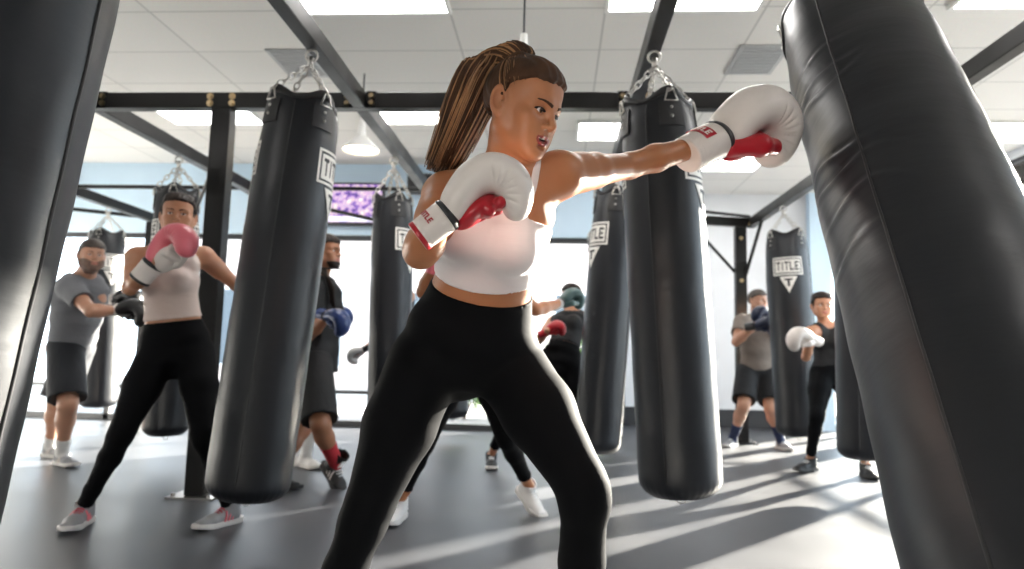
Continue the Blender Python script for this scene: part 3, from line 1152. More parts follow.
# ------------------------------------------------------------------ people
JOINTS = {
    'M': dict(pel=(-0.214, 1.64, 0.869), hipR=(-0.304, 1.62, 0.838), hipL=(-0.121, 1.66, 0.847), waist=(-0.168, 1.58, 1.014), chest=(-0.147, 1.49, 1.139), neck=(-0.107, 1.43, 1.237), head=(-0.075, 1.37, 1.372), shR=(-0.249, 1.48, 1.213), elR=(-0.258, 1.27, 1.056), wrR=(-0.213, 1.19, 1.095), knR=(-0.429, 1.6, 0.492), anR=(-0.548, 1.56, 0.119), shL=(0.004, 1.48, 1.263), elL=(0.176, 1.7, 1.347), wrL=(0.421, 1.81, 1.449), knL=(0.069, 1.5, 0.582), anL=(0.059, 1.6, 0.112)),
    'W': dict(pel=(-1.916, 3.364, 0.844), hipR=(-1.986, 3.333, 0.832), hipL=(-1.839, 3.395, 0.846), waist=(-1.942, 3.343, 1.055), chest=(-1.947, 3.312, 1.205), neck=(-1.953, 3.312, 1.358), head=(-1.9, 3.26, 1.518), shR=(-2.096, 3.26, 1.307), elR=(-1.984, 3.053, 1.137), wrR=(-1.799, 2.919, 1.23), shL=(-1.833, 3.415, 1.339), elL=(-1.752, 3.622, 1.216), wrL=(-1.508, 3.571, 1.161), knR=(-2.065, 3.208, 0.457), anR=(-2.273, 3.281, 0.089), knL=(-1.686, 3.26, 0.445), anL=(-1.61, 3.415, 0.067)),
    'G1': dict(pel=(-3.634, 4.95, 0.87), hipR=(-3.627, 4.88, 0.846), hipL=(-3.651, 5.03, 0.848), neck=(-3.523, 4.85, 1.368), head=(-3.418, 4.78, 1.525), shR=(-3.52, 4.72, 1.28), elR=(-3.261, 4.6, 1.11), wrR=(-3.171, 4.75, 1.129), shL=(-3.591, 5.05, 1.344), elL=(-3.767, 5.3, 1.164), wrL=(-3.521, 5.25, 1.246), knR=(-3.455, 4.72, 0.458), anR=(-3.561, 4.85, 0.088), knL=(-3.71, 4.95, 0.443), anL=(-3.919, 5.2, 0.059)),
    'Dm': dict(pel=(-1.614, 4.559, 0.808), hipR=(-1.587, 4.465, 0.795), hipL=(-1.625, 4.653, 0.793), neck=(-1.637, 4.559, 1.345), head=(-1.568, 4.531, 1.543), shR=(-1.609, 4.399, 1.255), elR=(-1.58, 4.324, 0.982), wrR=(-1.416, 4.155, 1.085), shL=(-1.657, 4.728, 1.286), elL=(-1.667, 4.841, 1.021), wrL=(-1.625, 4.747, 1.117), knR=(-1.45, 4.23, 0.423), anR=(-1.402, 4.437, 0.144), knL=(-1.661, 4.512, 0.365), anL=(-1.761, 4.324, 0.075)),
    'P5': dict(pel=(-1.961, 5.31, 0.813), hipR=(-1.959, 5.22, 0.797), hipL=(-1.944, 5.355, 0.797), neck=(-1.994, 5.31, 1.392), head=(-2.02, 5.31, 1.561), shR=(-2.029, 5.202, 1.309), elR=(-2.02, 5.175, 1.065), wrR=(-1.939, 5.148, 1.197), shL=(-1.98, 5.463, 1.334), elL=(-1.927, 5.355, 1.076), wrL=(-1.935, 5.22, 1.218), knR=(-1.966, 5.22, 0.384), anR=(-2.011, 5.265, 0.044), knL=(-1.872, 5.22, 0.387), anL=(-1.858, 5.148, 0.051)),
    'P6': dict(pel=(-1.259, 5.6, 0.813), hipR=(-1.32, 5.65, 0.795), hipL=(-1.197, 5.55, 0.799), neck=(-1.284, 5.6, 1.41), head=(-1.313, 5.55, 1.588), shR=(-1.387, 5.76, 1.355), elR=(-1.372, 5.6, 1.099), wrR=(-1.311, 5.4, 1.195), shL=(-1.195, 5.44, 1.33), elL=(-1.289, 5.4, 1.06), wrL=(-1.518, 5.35, 0.886), knR=(-1.254, 5.45, 0.355), anR=(-1.284, 5.5, 0.019), knL=(-1.179, 5.4, 0.361), anL=(-1.133, 5.4, 0.023)),
    'P7': dict(pel=(-0.452, 3.65, 0.812), hipR=(-0.525, 3.6, 0.795), hipL=(-0.371, 3.7, 0.803), neck=(-0.468, 3.65, 1.334), head=(-0.418, 3.55, 1.498), shR=(-0.619, 3.68, 1.291), elR=(-0.681, 3.45, 1.18), wrR=(-0.597, 3.3, 1.315), shL=(-0.312, 3.75, 1.31), elL=(-0.112, 3.85, 1.127), wrL=(0.03, 4.05, 1.185), knR=(-0.661, 3.55, 0.424), anR=(-0.805, 3.65, 0.082), knL=(-0.25, 3.65, 0.446), anL=(-0.134, 3.95, 0.139)),
    'P8': dict(pel=(0.039, 5.3, 0.83), hipL=(0.123, 5.3, 0.817), hipR=(-0.038, 5.3, 0.813), neck=(0.14, 5.565, 1.219), head=(0.123, 5.618, 1.362), shL=(0.307, 5.512, 1.147), elL=(0.369, 5.459, 0.955), wrL=(0.399, 5.406, 0.776), shR=(-0.021, 5.512, 1.14), elR=(-0.127, 5.353, 0.997), wrR=(-0.071, 5.173, 1.054), knL=(0.21, 5.247, 0.46), anL=(0.28, 5.353, 0.107), knR=(-0.349, 5.247, 0.444), anR=(-0.487, 5.459, 0.044)),
    'P9': dict(pel=(2.11, 7.308, 0.787), hipR=(2.008, 7.308, 0.763), hipL=(2.211, 7.308, 0.769), neck=(2.09, 7.25, 1.324), head=(2.086, 7.192, 1.497), shR=(1.921, 7.192, 1.276), elR=(1.798, 6.96, 1.062), wrR=(1.927, 6.786, 1.216), shL=(2.291, 7.308, 1.29), elL=(2.322, 7.192, 1.079), wrL=(2.114, 6.96, 1.268), knR=(1.901, 7.076, 0.437), anR=(1.847, 7.308, 0.063), knL=(2.156, 7.076, 0.424), anL=(2.294, 7.192, 0.041)),
    'P10': dict(pel=(2.281, 5.83, 0.8), hipR=(2.2, 5.83, 0.782), hipL=(2.375, 5.885, 0.793), neck=(2.242, 5.83, 1.187), head=(2.192, 5.775, 1.34), shR=(2.079, 5.72, 1.113), elR=(1.988, 5.588, 0.916), wrR=(1.97, 5.423, 1.046), shL=(2.413, 5.918, 1.127), elL=(2.452, 5.885, 0.944), wrL=(2.409, 5.665, 1.022), knR=(2.071, 5.61, 0.462), anR=(2.069, 5.775, 0.091), knL=(2.369, 5.61, 0.432), anL=(2.434, 5.61, 0.05)),
}



def unit(v):
    v = np.asarray(v, float)
    return v / np.linalg.norm(v)


def basis(fwd, up):
    """columns right, forward, up"""
    f = unit(fwd)
    u = np.asarray(up, float)
    u = unit(u - f * (u @ f))
    r = np.cross(f, u)
    return np.stack([r, f, u], 1)


def add_head(F, C, A, s, male=False, mouth_open=False, stage=None):
    """skull, face and ears in local axes (x right, y forward, z up), eye level at z = 0"""
    def W(x, y, z):
        return np.asarray(C) + A @ (np.array([x, y, z]) * s)
    def E(c, r, k=.012, mode='+', tilt=None):
        B = A if tilt is None else A @ tilt
        F.op(ell(W(*c), np.array(r) * s, B), k * s, mode, .02)
    def K(a, b, ra, rb, k=.012, mode='+'):
        F.op(cone(W(*a), W(*b), ra * s, rb * s), k * s, mode, .02)
    E((0, -.014, .034), (.0735, .094, .083), .02)
    E((0, .022, .046), (.062, .060, .058), .03)
    E((0, .022, -.030), (.057, .060, .078), .03)
    jw = 1.1 if male else 1.0
    for q in (-1, 1):
        K((q * .050 * jw, -.002, -.050), (q * .018 * jw, .066, -.094), .018, .014, .03)
        K((q * .052, .002, -.02), (q * .050 * jw, -.002, -.052), .018, .018, .03)
        E((q * .043, .052, -.020), (.021, .022, .016), .022)        # cheekbone
        E((q * .032, .056, -.055), (.022, .022, .03), .025)
        K((q * .046, .062, .017), (q * .012, .079, .017), .010 if not male else .012, .010, .016)   # brow
    E((0, .070, -.097), (.019, .016, .014), .018)
    E((0, .060, -.060), (.027, .025, .030), .02)
    for q in (-1, 1):
        E((q * .032, .086, -.001), (.018, .016, .0125), .012, '-')
    # nose
    K((0, .078, .012), (0, .098, -.025), .0075, .0085, .010)
    E((0, .0985, -.029), (.0098, .0095, .0085), .006)
    for q in (-1, 1):
        E((q * .0115, .087, -.0315), (.0075, .0105, .007), .005)
        E((q * .006, .094, -.0385), (.0035, .0055, .003), .002, '-')
    # mouth
    gap = .010 if mouth_open else .0035
    if mouth_open:
        E((0, .085, -.062), (.0165, .020, gap * .72), .003, '-')
    top, bot = -.0555 + (.002 if mouth_open else 0), -.0665 - (.005 if mouth_open else 0)
    for q in (-1, 1):
        K((q * .024, .072, -.061), (q * .008, .0845, top), .0035, .0052, .004)
        K((q * .022, .072, -.062), (q * .007, .0835, bot), .0035, .0062, .004)
    K((-.008, .0845, top), (.008, .0845, top), .0050, .0050, .003)
    K((-.007, .0835, bot), (.007, .0835, bot), .0062, .0062, .003)
    if not mouth_open:
        K((-.021, .083, -.061), (.021, .083, -.061), .0016, .0016, .002, '-')
    E((0, .083, -.079), (.014, .006, .005), .006, '-')
    # eyelids
    for q in (-1, 1):
        E((q * .031, .0655, 0), (.0152, .0145, .0145), .003)
        E((q * .031, .0800, -.0005), (.0128, .014, .0050), .0015, '-')
    # ears
    for q in (-1, 1):
        T = np.array(Matrix.Rotation(q * .58, 3, 'Z') @ Matrix.Rotation(.22, 3, 'X'))
        E((q * .0775, -.010, -.005), (.0095, .0245, .039), .005, '+', T)
        E((q * .0895, -.008, -.002), (.0125, .0150, .025), .003, '-', T)
        E((q * .0790, -.002, -.010), (.004, .005, .008), .003, '+', T)
        E((q * .0775, -.008, -.034), (.0065, .009, .009), .004, '+')


GIRTH = dict(
    f=dict(hip=(.158, .112), waist=(.116, .088), rib=(.130, .100), up=(.128, .086), neck=.048,
           sh=.050, arm=(.041, .034), fore=(.037, .024), thigh=(.092, .0535), calf=(.0425, .033), delt=.050, bust=.052),
    m=dict(hip=(.160, .120), waist=(.148, .118), rib=(.162, .122), up=(.165, .100), neck=.060,
           sh=.062, arm=(.053, .042), fore=(.047, .030), thigh=(.092, .062), calf=(.055, .038), delt=.064, bust=0),
)


class Figure:
    def __init__(s, key, sex, head_fwd, chest_fwd, scale=1.0, vox=.009, hvox=.0042, head_h=.215, head_up=(0, 0, 1), mouth_open=False, feet=None, fpitch=None, hand=None):
        s.hand = hand or {}
        s.fpitch = fpitch or {}
        J = {k: np.array(v, float) for k, v in JOINTS[key].items()}
        for a in ('anR', 'anL'):
            J[a][2] = max(J[a][2], .085)
        s.J, s.sex = J, sex
        s.g = GIRTH[sex]
        s.k = scale
        s.hA = basis(head_fwd, head_up)
        s.hs = head_h / .225
        s.hC = J['head']
        ua = unit(J['neck'] - J['pel'])
        cf = unit(chest_fwd)
        s.chest_fwd = unit(cf - ua * (cf @ ua))
        s.feet = feet
        pts = np.array(list(J.values()))
        lo, hi = pts.min(0) - .16, pts.max(0) + .16
        hi[2] = max(hi[2], s.hC[2] + .16)
        lo[2] = -.0
        c = s.hC
        hr = .135 * s.hs / .95
        fx = [(c[i] - hr, c[i] + hr, hvox) for i in range(3)]
        ax = [axis_coords(lo[i], hi[i], vox, fx[i]) for i in range(3)]
        s.F = Field(*ax)
        s.base = np.array([J['pel'][0], J['pel'][1], 0])
        s.vox = vox
        s.build(mouth_open)

    def spine(s, t):
        """pelvis 0 .. neck 1"""
        J = s.J
        if 'chest' in J:
            P = [J['pel'], J['waist'], J['chest'], J['neck']]
            T = [0, .33, .68, 1]
        else:
            P = [J['pel'], J['pel'] * .67 + J['neck'] * .33 - s.chest_fwd * .0, J['pel'] * .32 + J['neck'] * .68 + s.chest_fwd * .01, J['neck']]
            T = [0, .33, .68, 1]
        for i in range(3):
            if t <= T[i + 1] or i == 2:
                f = (t - T[i]) / (T[i + 1] - T[i])
                return P[i] + (P[i + 1] - P[i]) * f

    def build(s, mouth_open):
        J, g, F = s.J, s.g, s.F
        k = s.k
        hipu = unit(J['hipR'] - J['hipL'])
        up_ax = unit(J['neck'] - J['pel'])
        chu = unit(np.cross(s.chest_fwd, up_ax))          # towards the person's right
        s.hipu, s.chu, s.up_ax = hipu, chu, up_ax
        def R(n, m=1.0):
            return (g[n][0] * k * m, g[n][1] * k * m)
        # legs
        s.leg_prims = []
        for q in 'RL':
            h, kn, an = J['hip' + q], J['kn' + q], J['an' + q]
            th, cf = g['thigh'], g['calf']
            out = hipu if q == 'R' else -hipu
            a = h + out * .004 * k
            kd, sd = unit(kn - h), unit(an - kn)
            back = -unit(np.cross(hipu, kd)) if np.cross(hipu, kd) @ s.chest_fwd > 0 else unit(np.cross(hipu, kd))
            bk = unit(-s.chest_fwd - sd * (-s.chest_fwd @ sd))
            mid = h + (kn - h) * .42
            L = [cone(a, mid + out * .006 * k, th[0] * k, th[0] * .93 * k),
                 cone(mid + out * .006 * k, kn, th[0] * .93 * k, th[1] * .98 * k),
                 cone(kn - kd * .02, kn + sd * .03, th[1] * .98 * k, th[1] * .95 * k),
                 cone(kn + sd * .03, kn + (an - kn) * .35 + bk * .008, th[1] * .92 * k, cf[0] * 1.08 * k),
                 cone(kn + (an - kn) * .35 + bk * .008, an + (kn - an) * .22, cf[0] * 1.08 * k, cf[1] * .98 * k),
                 cone(an + (kn - an) * .22, an, cf[1] * .98 * k, cf[1] * .95 * k)]
            B = np.stack([np.cross(bk, sd), bk, sd], 1)
            L.append(ell(kn + (an - kn) * .28 + bk * .022 * k, (cf[0] * .95 * k, cf[0] * .85 * k, .10), B))
            for p in L:
                F.op(p, .022 * k)
            fd = unit(s.feet[q] if s.feet else (*s.chest_fwd[:2], 0))
            FA = basis(fd, (0, 0, 1)) @ np.array(Matrix.Rotation(s.fpitch.get(q, 0), 3, 'X'))
            FL = lambda x, y, z: an + FA @ np.array((x, y, z))
            F.op(cone(an, FL(0, .01, -.035), cf[1] * .95 * k, .030 * k), .015)
            F.op(cone(FL(0, .01, -.035), FL(0, .125 * k, -.060), .030 * k, .019 * k), .015)
            F.op(cone(FL(0, .01, -.035), FL(0, -.025, -.050), .030 * k, .026 * k), .015)
        # torso
        S = s.spine
        mixu = lambda f: unit(hipu * (1 - f) + chu * f)
        low = J['pel'] - (S(.3) - J['pel']) / np.linalg.norm(S(.3) - J['pel']) * .02
        hipx = (g['hip'][0] * k, g['hip'][1] * k)
        segs = [(low, S(.12), mixu(0), hipx, (hipx[0] * .97, hipx[1] * .95)),
                (S(.12), S(.40), mixu(.3), (hipx[0] * .97, hipx[1] * .95), R('waist')),
                (S(.40), S(.66), mixu(.7), R('waist'), R('rib')),
                (S(.66), S(.86), mixu(1), R('rib'), R('up')),
                (S(.86), S(.98), mixu(1), R('up'), (g['up'][0] * k * .72, g['up'][1] * k * .78))]
        for a, b, u, ra, rb in segs:
            F.op(oval_cone(a, b, u, ra, rb), .03 * k)
        F.op(ell(J['pel'] - up_ax * .088 * k, (.060 * k, .062 * k, .05 * k)), .035)
        fw = s.chest_fwd
        # seat
        hf = unit(np.cross(unit(S(.3) - J['pel']), hipu))
        if hf @ fw < 0:
            hf = -hf
        for q in (-1, 1):
            F.op(ell(J['pel'] + hipu * q * .072 * k - hf * .062 * k - up_ax * .035, (.078 * k, .07 * k, .08 * k)), .03)
        if g['bust']:
            for q in (-1, 1):
                F.op(ell(S(.68) + chu * q * .062 * k + fw * .078 * k, np.array((.056, .048, .056)) * k, basis(fw, up_ax)), .03)
        else:
            for q in (-1, 1):
                F.op(ell(S(.74) + chu * q * .075 * k + fw * .075 * k, np.array((.075, .04, .06)) * k, basis(fw, up_ax)), .03)
        s.core = F.copy()
        # arms
        for q in 'RL':
            sh, el, wr = J['sh' + q], J['el' + q], J['wr' + q]
            ar, fo = g['arm'], g['fore']
            root = S(.93) + (sh - S(.93)) * .35
            F.op(cone(root, sh, g['sh'] * 1.0 * k, g['sh'] * .98 * k), .03)
            F.op(cone(S(.80) + (sh - S(.80)) * .45, sh, g['sh'] * 1.05 * k, g['sh'] * .9 * k), .035)
            F.op(cone(S(1.0), sh - unit(sh - S(1.0)) * .02, .045 * k, .040 * k), .03)
        s.trunk = F.copy()
        for q in 'RL':
            sh, el, wr = J['sh' + q], J['el' + q], J['wr' + q]
            m = sh + (el - sh) * .45
            F.op(cone(sh, sh + (el - sh) * .28, g['delt'] * k, g['delt'] * .93 * k), .02)
            F.op(cone(sh + (el - sh) * .2, m, g['delt'] * .90 * k, ar[0] * 1.05 * k), .02)
            F.op(cone(m, el, ar[0] * 1.04 * k, ar[1] * k), .02)
            f1 = el + (wr - el) * .3
            F.op(cone(el, f1, ar[1] * 1.0 * k, fo[0] * k), .016)
            F.op(cone(f1, wr, fo[0] * k, fo[1] * k), .016)
            F.op(cone(wr, wr + (unit(s.hand[q]) * .03 if q in s.hand else unit(wr - el) * .045), fo[1] * k, .024 * k), .02)     # closed fist inside the glove
        # neck and head
        nk = g['neck'] * k
        jawb = s.hC + s.hA @ (np.array([0, -.018, -.055]) * s.hs)
        F.op(cone(S(1.0) - up_ax * .02, jawb, nk * 1.12, nk), .03)
        add_head(F, s.hC, s.hA, s.hs, s.sex == 'm', mouth_open)

    # ---- meshes
    def to_mesh(s, field, name, mats, idxf=None):
        v, q = field.mesh()
        idx = None
        if idxf is not None:
            idx = idxf(v[q].mean(1))
        return mesh_from_arrays(name, v - s.base, q, mats, True, idx)

    def head_local(s, p):
        return ((p - s.hC) @ s.hA) / s.hs

    def body(s, mats, label, cat='person', mouth_open=False):
        def idxf(p):
            l = s.head_local(p)
            x, y, z = np.abs(l[:, 0]), l[:, 1], l[:, 2]
            o = np.zeros(len(p), int)
            ext = .004 if mouth_open else 0
            lip = (y > .070) & ((x / .0262) ** 2 + ((z + .0612) / (.0115 + ext)) ** 2 < 1) & ~((z > -.056) & (z > -.0505 - x * .25))
            o[lip] = 1
            if mouth_open:
                o[(y > .055) & (y < .0815) & (x < .018) & (np.abs(z + .062) < .006)] = 2
            return o
        me = s.to_mesh(s.F, 'person', mats, idxf)
        s.root = link('person', me)
        s.root.location = s.base
        tag(s.root, label, cat)
        return s.root

    def shell(s, name, src, m, t, lo, hi, region, parent=None):
        """cloth following the body: points within t of the body where region(X, Y, Z) < 0"""
        b = src.box(lo, hi)
        X, Y, Z = b.xyz()
        b.d = np.maximum(b.d - t, region(X, Y, Z))
        for a in (0, -1):
            b.d[a] = .05
            b.d[:, a] = .05
            b.d[:, :, a] = .05
        if not (b.d < 0).any():
            return None
        me = s.to_mesh(b, name, [m])
        return link(name, me, parent or s.root)

    def bounds(s, pad=.16):
        pts = np.array(list(s.J.values()))
        return pts.min(0) - pad, pts.max(0) + pad

    def plane(s, p, n):
        n = unit(n)
        return lambda X, Y, Z: (X - p[0]) * n[0] + (Y - p[1]) * n[1] + (Z - p[2]) * n[2]

    def ball(s, c, r):
        return lambda X, Y, Z: np.sqrt((X - c[0]) ** 2 + (Y - c[1]) ** 2 + (Z - c[2]) ** 2) - r

    def leggings(s, m, t=.004, waist=.30, ankle=.05):
        lo, hi = s.bounds()
        wp = s.plane(s.spine(waist), s.spine(waist + .1) - s.spine(waist - .1))
        cuts = []
        for q in 'RL':
            d = unit(s.J['an' + q] - s.J['kn' + q])
            cuts.append(s.ball(s.J['an' + q] - d * ankle + d * .30, .30))
        def region(X, Y, Z):
            r = wp(X, Y, Z)
            for c in cuts:
                r = np.maximum(r, -c(X, Y, Z))
            return r
        hi = hi.copy()
        hi[2] = s.spine(waist)[2] + .15
        return s.shell('leggings', s.core, m, t, lo, hi, region)

    def top(s, name, m, t=.005, hem=.42, neck_r=.10, neck_up=.0, arm_r=.085, arm_out=.03, neck_off=.0, straps=None, bust=None):
        S, J = s.spine, s.J
        lo, hi = s.bounds()
        hp = s.plane(S(hem), -(S(hem + .1) - S(hem - .1)))
        nb = s.ball(S(1.0) + s.up_ax * neck_up + s.chest_fwd * neck_off, neck_r)
        arms = [s.ball(J['sh' + q] + (s.chu if q == 'R' else -s.chu) * arm_out, arm_r) for q in 'RL']
        src = s.F
        J_ = J
        tubes = straps or []
        def tube_d(X, Y, Z):
            best = None
            for pts, r in tubes:
                for a, b in zip(pts[:-1], pts[1:]):
                    f = cone(a, b, r, r)[2](X, Y, Z)
                    best = f if best is None else np.minimum(best, f)
            return best
        bp = s.plane(*bust) if bust else None
        def region(X, Y, Z):
            r = np.maximum(hp(X, Y, Z), -nb(X, Y, Z))
            for c in arms:
                r = np.maximum(r, -c(X, Y, Z))
            if bp:
                r = np.maximum(r, bp(X, Y, Z))
            if tubes:
                r = np.minimum(r, tube_d(X, Y, Z))
            return r
        return s.shell(name, s.trunk, m, t, lo, hi, region)

    def loose(s, name, m, prims, cuts, k=.03):
        lo, hi = s.bounds(.25)
        ax = [axis_coords(lo[i], hi[i], max(s.vox, .008)) for i in range(3)]
        F = Field(*ax)
        for p in prims:
            F.op(p, k)
        for c in cuts:
            X, Y, Z = F.xyz()
            F.d = np.maximum(F.d, c(X, Y, Z))
        me = s.to_mesh(F, name, [m])
        return link(name, me, s.root)

    def tee(s, m, hem=-.04, sleeve=.55, ease=.014, neck_r=.085):
        S, J, g, k = s.spine, s.J, s.g, s.k
        mixu = lambda f: unit(s.hipu * (1 - f) + s.chu * f)
        e = ease
        def o(n, a=0):
            return (g[n][0] * k + e + a, g[n][1] * k + e + a)
        pr = [oval_cone(S(min(-.10, hem - .05)), S(.12), mixu(0), o('hip', .004), o('hip', 0)),
              oval_cone(S(.12), S(.40), mixu(.3), o('hip', 0), o('waist', .010)),
              oval_cone(S(.40), S(.66), mixu(.7), o('waist', .010), o('rib', .004)),
              oval_cone(S(.66), S(.86), mixu(1), o('rib', .004), o('up')),
              oval_cone(S(.86), S(.98), mixu(1), o('up'), (g['up'][0] * k * .72 + e, g['up'][1] * k * .8 + e))]
        cuts = [s.plane(S(hem), -(S(.2) - S(0))), lambda X, Y, Z: -s.ball(S(1.05), neck_r)(X, Y, Z)]
        for q in 'RL':
            sh, el = J['sh' + q], J['el' + q]
            r = g['delt'] * k + e
            pr += [cone(S(.9), sh, r * 1.0, r), cone(S(.98), sh, .05 * k + e, .05 * k + e),
                   cone(sh, sh + (el - sh) * (sleeve + .15), r, r * .98)]
            c = sh + (el - sh) * sleeve
            d = unit(el - sh)
            cuts.append(lambda X, Y, Z, c=c, d=d: -s.ball(c + d * .10, .10)(X, Y, Z))
            wr = J['wr' + q]
        return s.loose('tee_shirt', m, pr, cuts, .03)

    def shorts(s, m, length=.75, ease=.02, waist=.16):
        S, J, g, k = s.spine, s.J, s.g, s.k
        pr = [oval_cone(S(-.06), S(waist + .1), s.hipu, (g['hip'][0] * k + .012, g['hip'][1] * k + .012), (g['hip'][0] * k + .004, g['hip'][1] * k + .004))]
        cuts = [s.plane(S(waist), S(waist + .1) - S(waist))]
        for q in 'RL':
            h, kn = J['hip' + q], J['kn' + q]
            out = s.hipu if q == 'R' else -s.hipu
            e = h + (kn - h) * (length + .12) + out * .006
            pr.append(cone(h + out * .006, e, g['thigh'][0] * k + ease, g['thigh'][0] * k + ease * 1.1))
            c = h + (kn - h) * length
            d = unit(kn - h)
            cuts.append(lambda X, Y, Z, c=c, d=d: -s.ball(c + d * .22, .22)(X, Y, Z))
        return s.loose('shorts', m, pr, cuts, .035)

    def hair_cap(s, m, t=.010, slope=.55, base=.006, extra=(), name='hair', k=.02):
        """close hair over the skull above the hairline, plus extra local ellipsoids / cones"""
        c, hs = s.hC, s.hs
        r = .15 * hs
        st = .0022 if s.vox < .006 else .0042
        ax = [axis_coords(c[i] - r * 1.2, c[i] + r * 1.2, st) for i in range(3)]
        F = Field(*ax)
        W = lambda p: c + s.hA @ (np.array(p) * hs)
        F.op(ell(W((0, -.014, .034)), (np.array((.0735, .094, .083)) + t) * hs, s.hA), .01)
        F.op(ell(W((0, .022, .046)), (np.array((.062, .060, .058)) + t * .8) * hs, s.hA), .03 * hs)
        X, Y, Z = F.xyz()
        px, py, pz = X - c[0], Y - c[1], Z - c[2]
        l = [(px * s.hA[0, i] + py * s.hA[1, i] + pz * s.hA[2, i]) / hs for i in range(3)]
        cut = (base + slope * l[1] + .55 * np.maximum(0, np.abs(l[0]) - .03) * (l[1] > .0) - l[2]) * .8 * hs
        cut = cut + .0010 * hs * np.sin(l[0] * 420) * np.sin(l[1] * 300)
        cut = cut.astype(np.float32)
        kk = .010 * hs
        hh = np.clip(.5 - .5 * (F.d - cut) / kk, 0, 1)
        F.d = F.d + (cut - F.d) * hh + kk * hh * (1 - hh)
        F.d += (.0012 * hs * np.sin(l[0] * 300 + l[2] * 60)).astype(np.float32)
        for e in extra:
            if len(e) == 2:
                F.op(ell(W(e[0]), np.array(e[1]) * hs, s.hA), k * hs)
            else:
                F.op(cone(W(e[0]), W(e[1]), e[2] * hs, e[3] * hs), k * hs)
        for a in (0, -1):
            F.d[a] = .05
            F.d[:, a] = .05
            F.d[:, :, a] = .05
        me = s.to_mesh(F, name, [m])
        s.hair = link(name, me, s.root)
        return s.hair

    def face_patch(s, name, m, t, fn, zr=(-.13, .05)):
        """hair lying on the face: fn(x, y, z) < 0 in head axes (metres at unit scale)"""
        c, hs = s.hC, s.hs
        r = .13 * hs
        b = s.F.box(c - r, c + r)
        X, Y, Z = b.xyz()
        px, py, pz = X - c[0], Y - c[1], Z - c[2]
        l = [(px * s.hA[0, i] + py * s.hA[1, i] + pz * s.hA[2, i]) / hs for i in range(3)]
        b.d = np.maximum(b.d - t * hs, (fn(*l) * hs).astype(np.float32))
        for a in (0, -1):
            b.d[a] = .05
            b.d[:, a] = .05
            b.d[:, :, a] = .05
        if (b.d < 0).any():
            return link(name, s.to_mesh(b, name, [m]), s.root)

    def eyes_brows(s, hair_m, gaze=(0, 0)):
        hs = s.hs
        for q in (-1, 1):
            b = MB()
            b.sphere((0, 0, 0), .0125 * hs, 20)
            c = s.hC + s.hA @ (np.array((q * .031, .0665, 0)) * hs) - s.base
            m = Matrix(s.hA.tolist()).to_4x4()
            m.translation = c
            m = m @ Matrix.Rotation(gaze[0], 4, 'Z') @ Matrix.Rotation(gaze[1], 4, 'X')
            link('eyeball', b.mesh('eyeball', M['eye'], True), s.root, m)

        def brow(x, y, z):
            ax = np.abs(x)
            zc = .0160 + .006 * np.sin(np.clip((ax - .012) / .040, 0, 1) * 2.4)
            wd = .0042 - .0022 * np.clip((ax - .014) / .036, 0, 1)
            return np.maximum(np.maximum(np.abs(z - zc) - wd, np.abs(ax - .031) - .021), .042 - y)
        s.face_patch('eyebrows', hair_m, .0015, brow)

        def lash(x, y, z):
            ax = np.abs(x) - .031
            r = np.sqrt((ax / .0142) ** 2 + ((z + .0005) / .0064) ** 2)
            return np.maximum(np.maximum(np.abs(r - 1) * .0062 - .0013, -z - .0015), .045 - y)
        s.face_patch('eyelashes', M['hair_dark'], .0014, lash)


# ------------------------------------------------------------------ boxing gloves and shoes (one mesh of each kind, then shared)
def field_mesh(name, ax, ops, m, warp=None):
    F = Field(*ax)
    for p, k, mode in ops:
        F.op(p, k, mode, .03)
    if warp:
        F.d = F.d + warp(*F.xyz()).astype(np.float32)
    v, q = F.mesh()
    return v, q


GL = {}


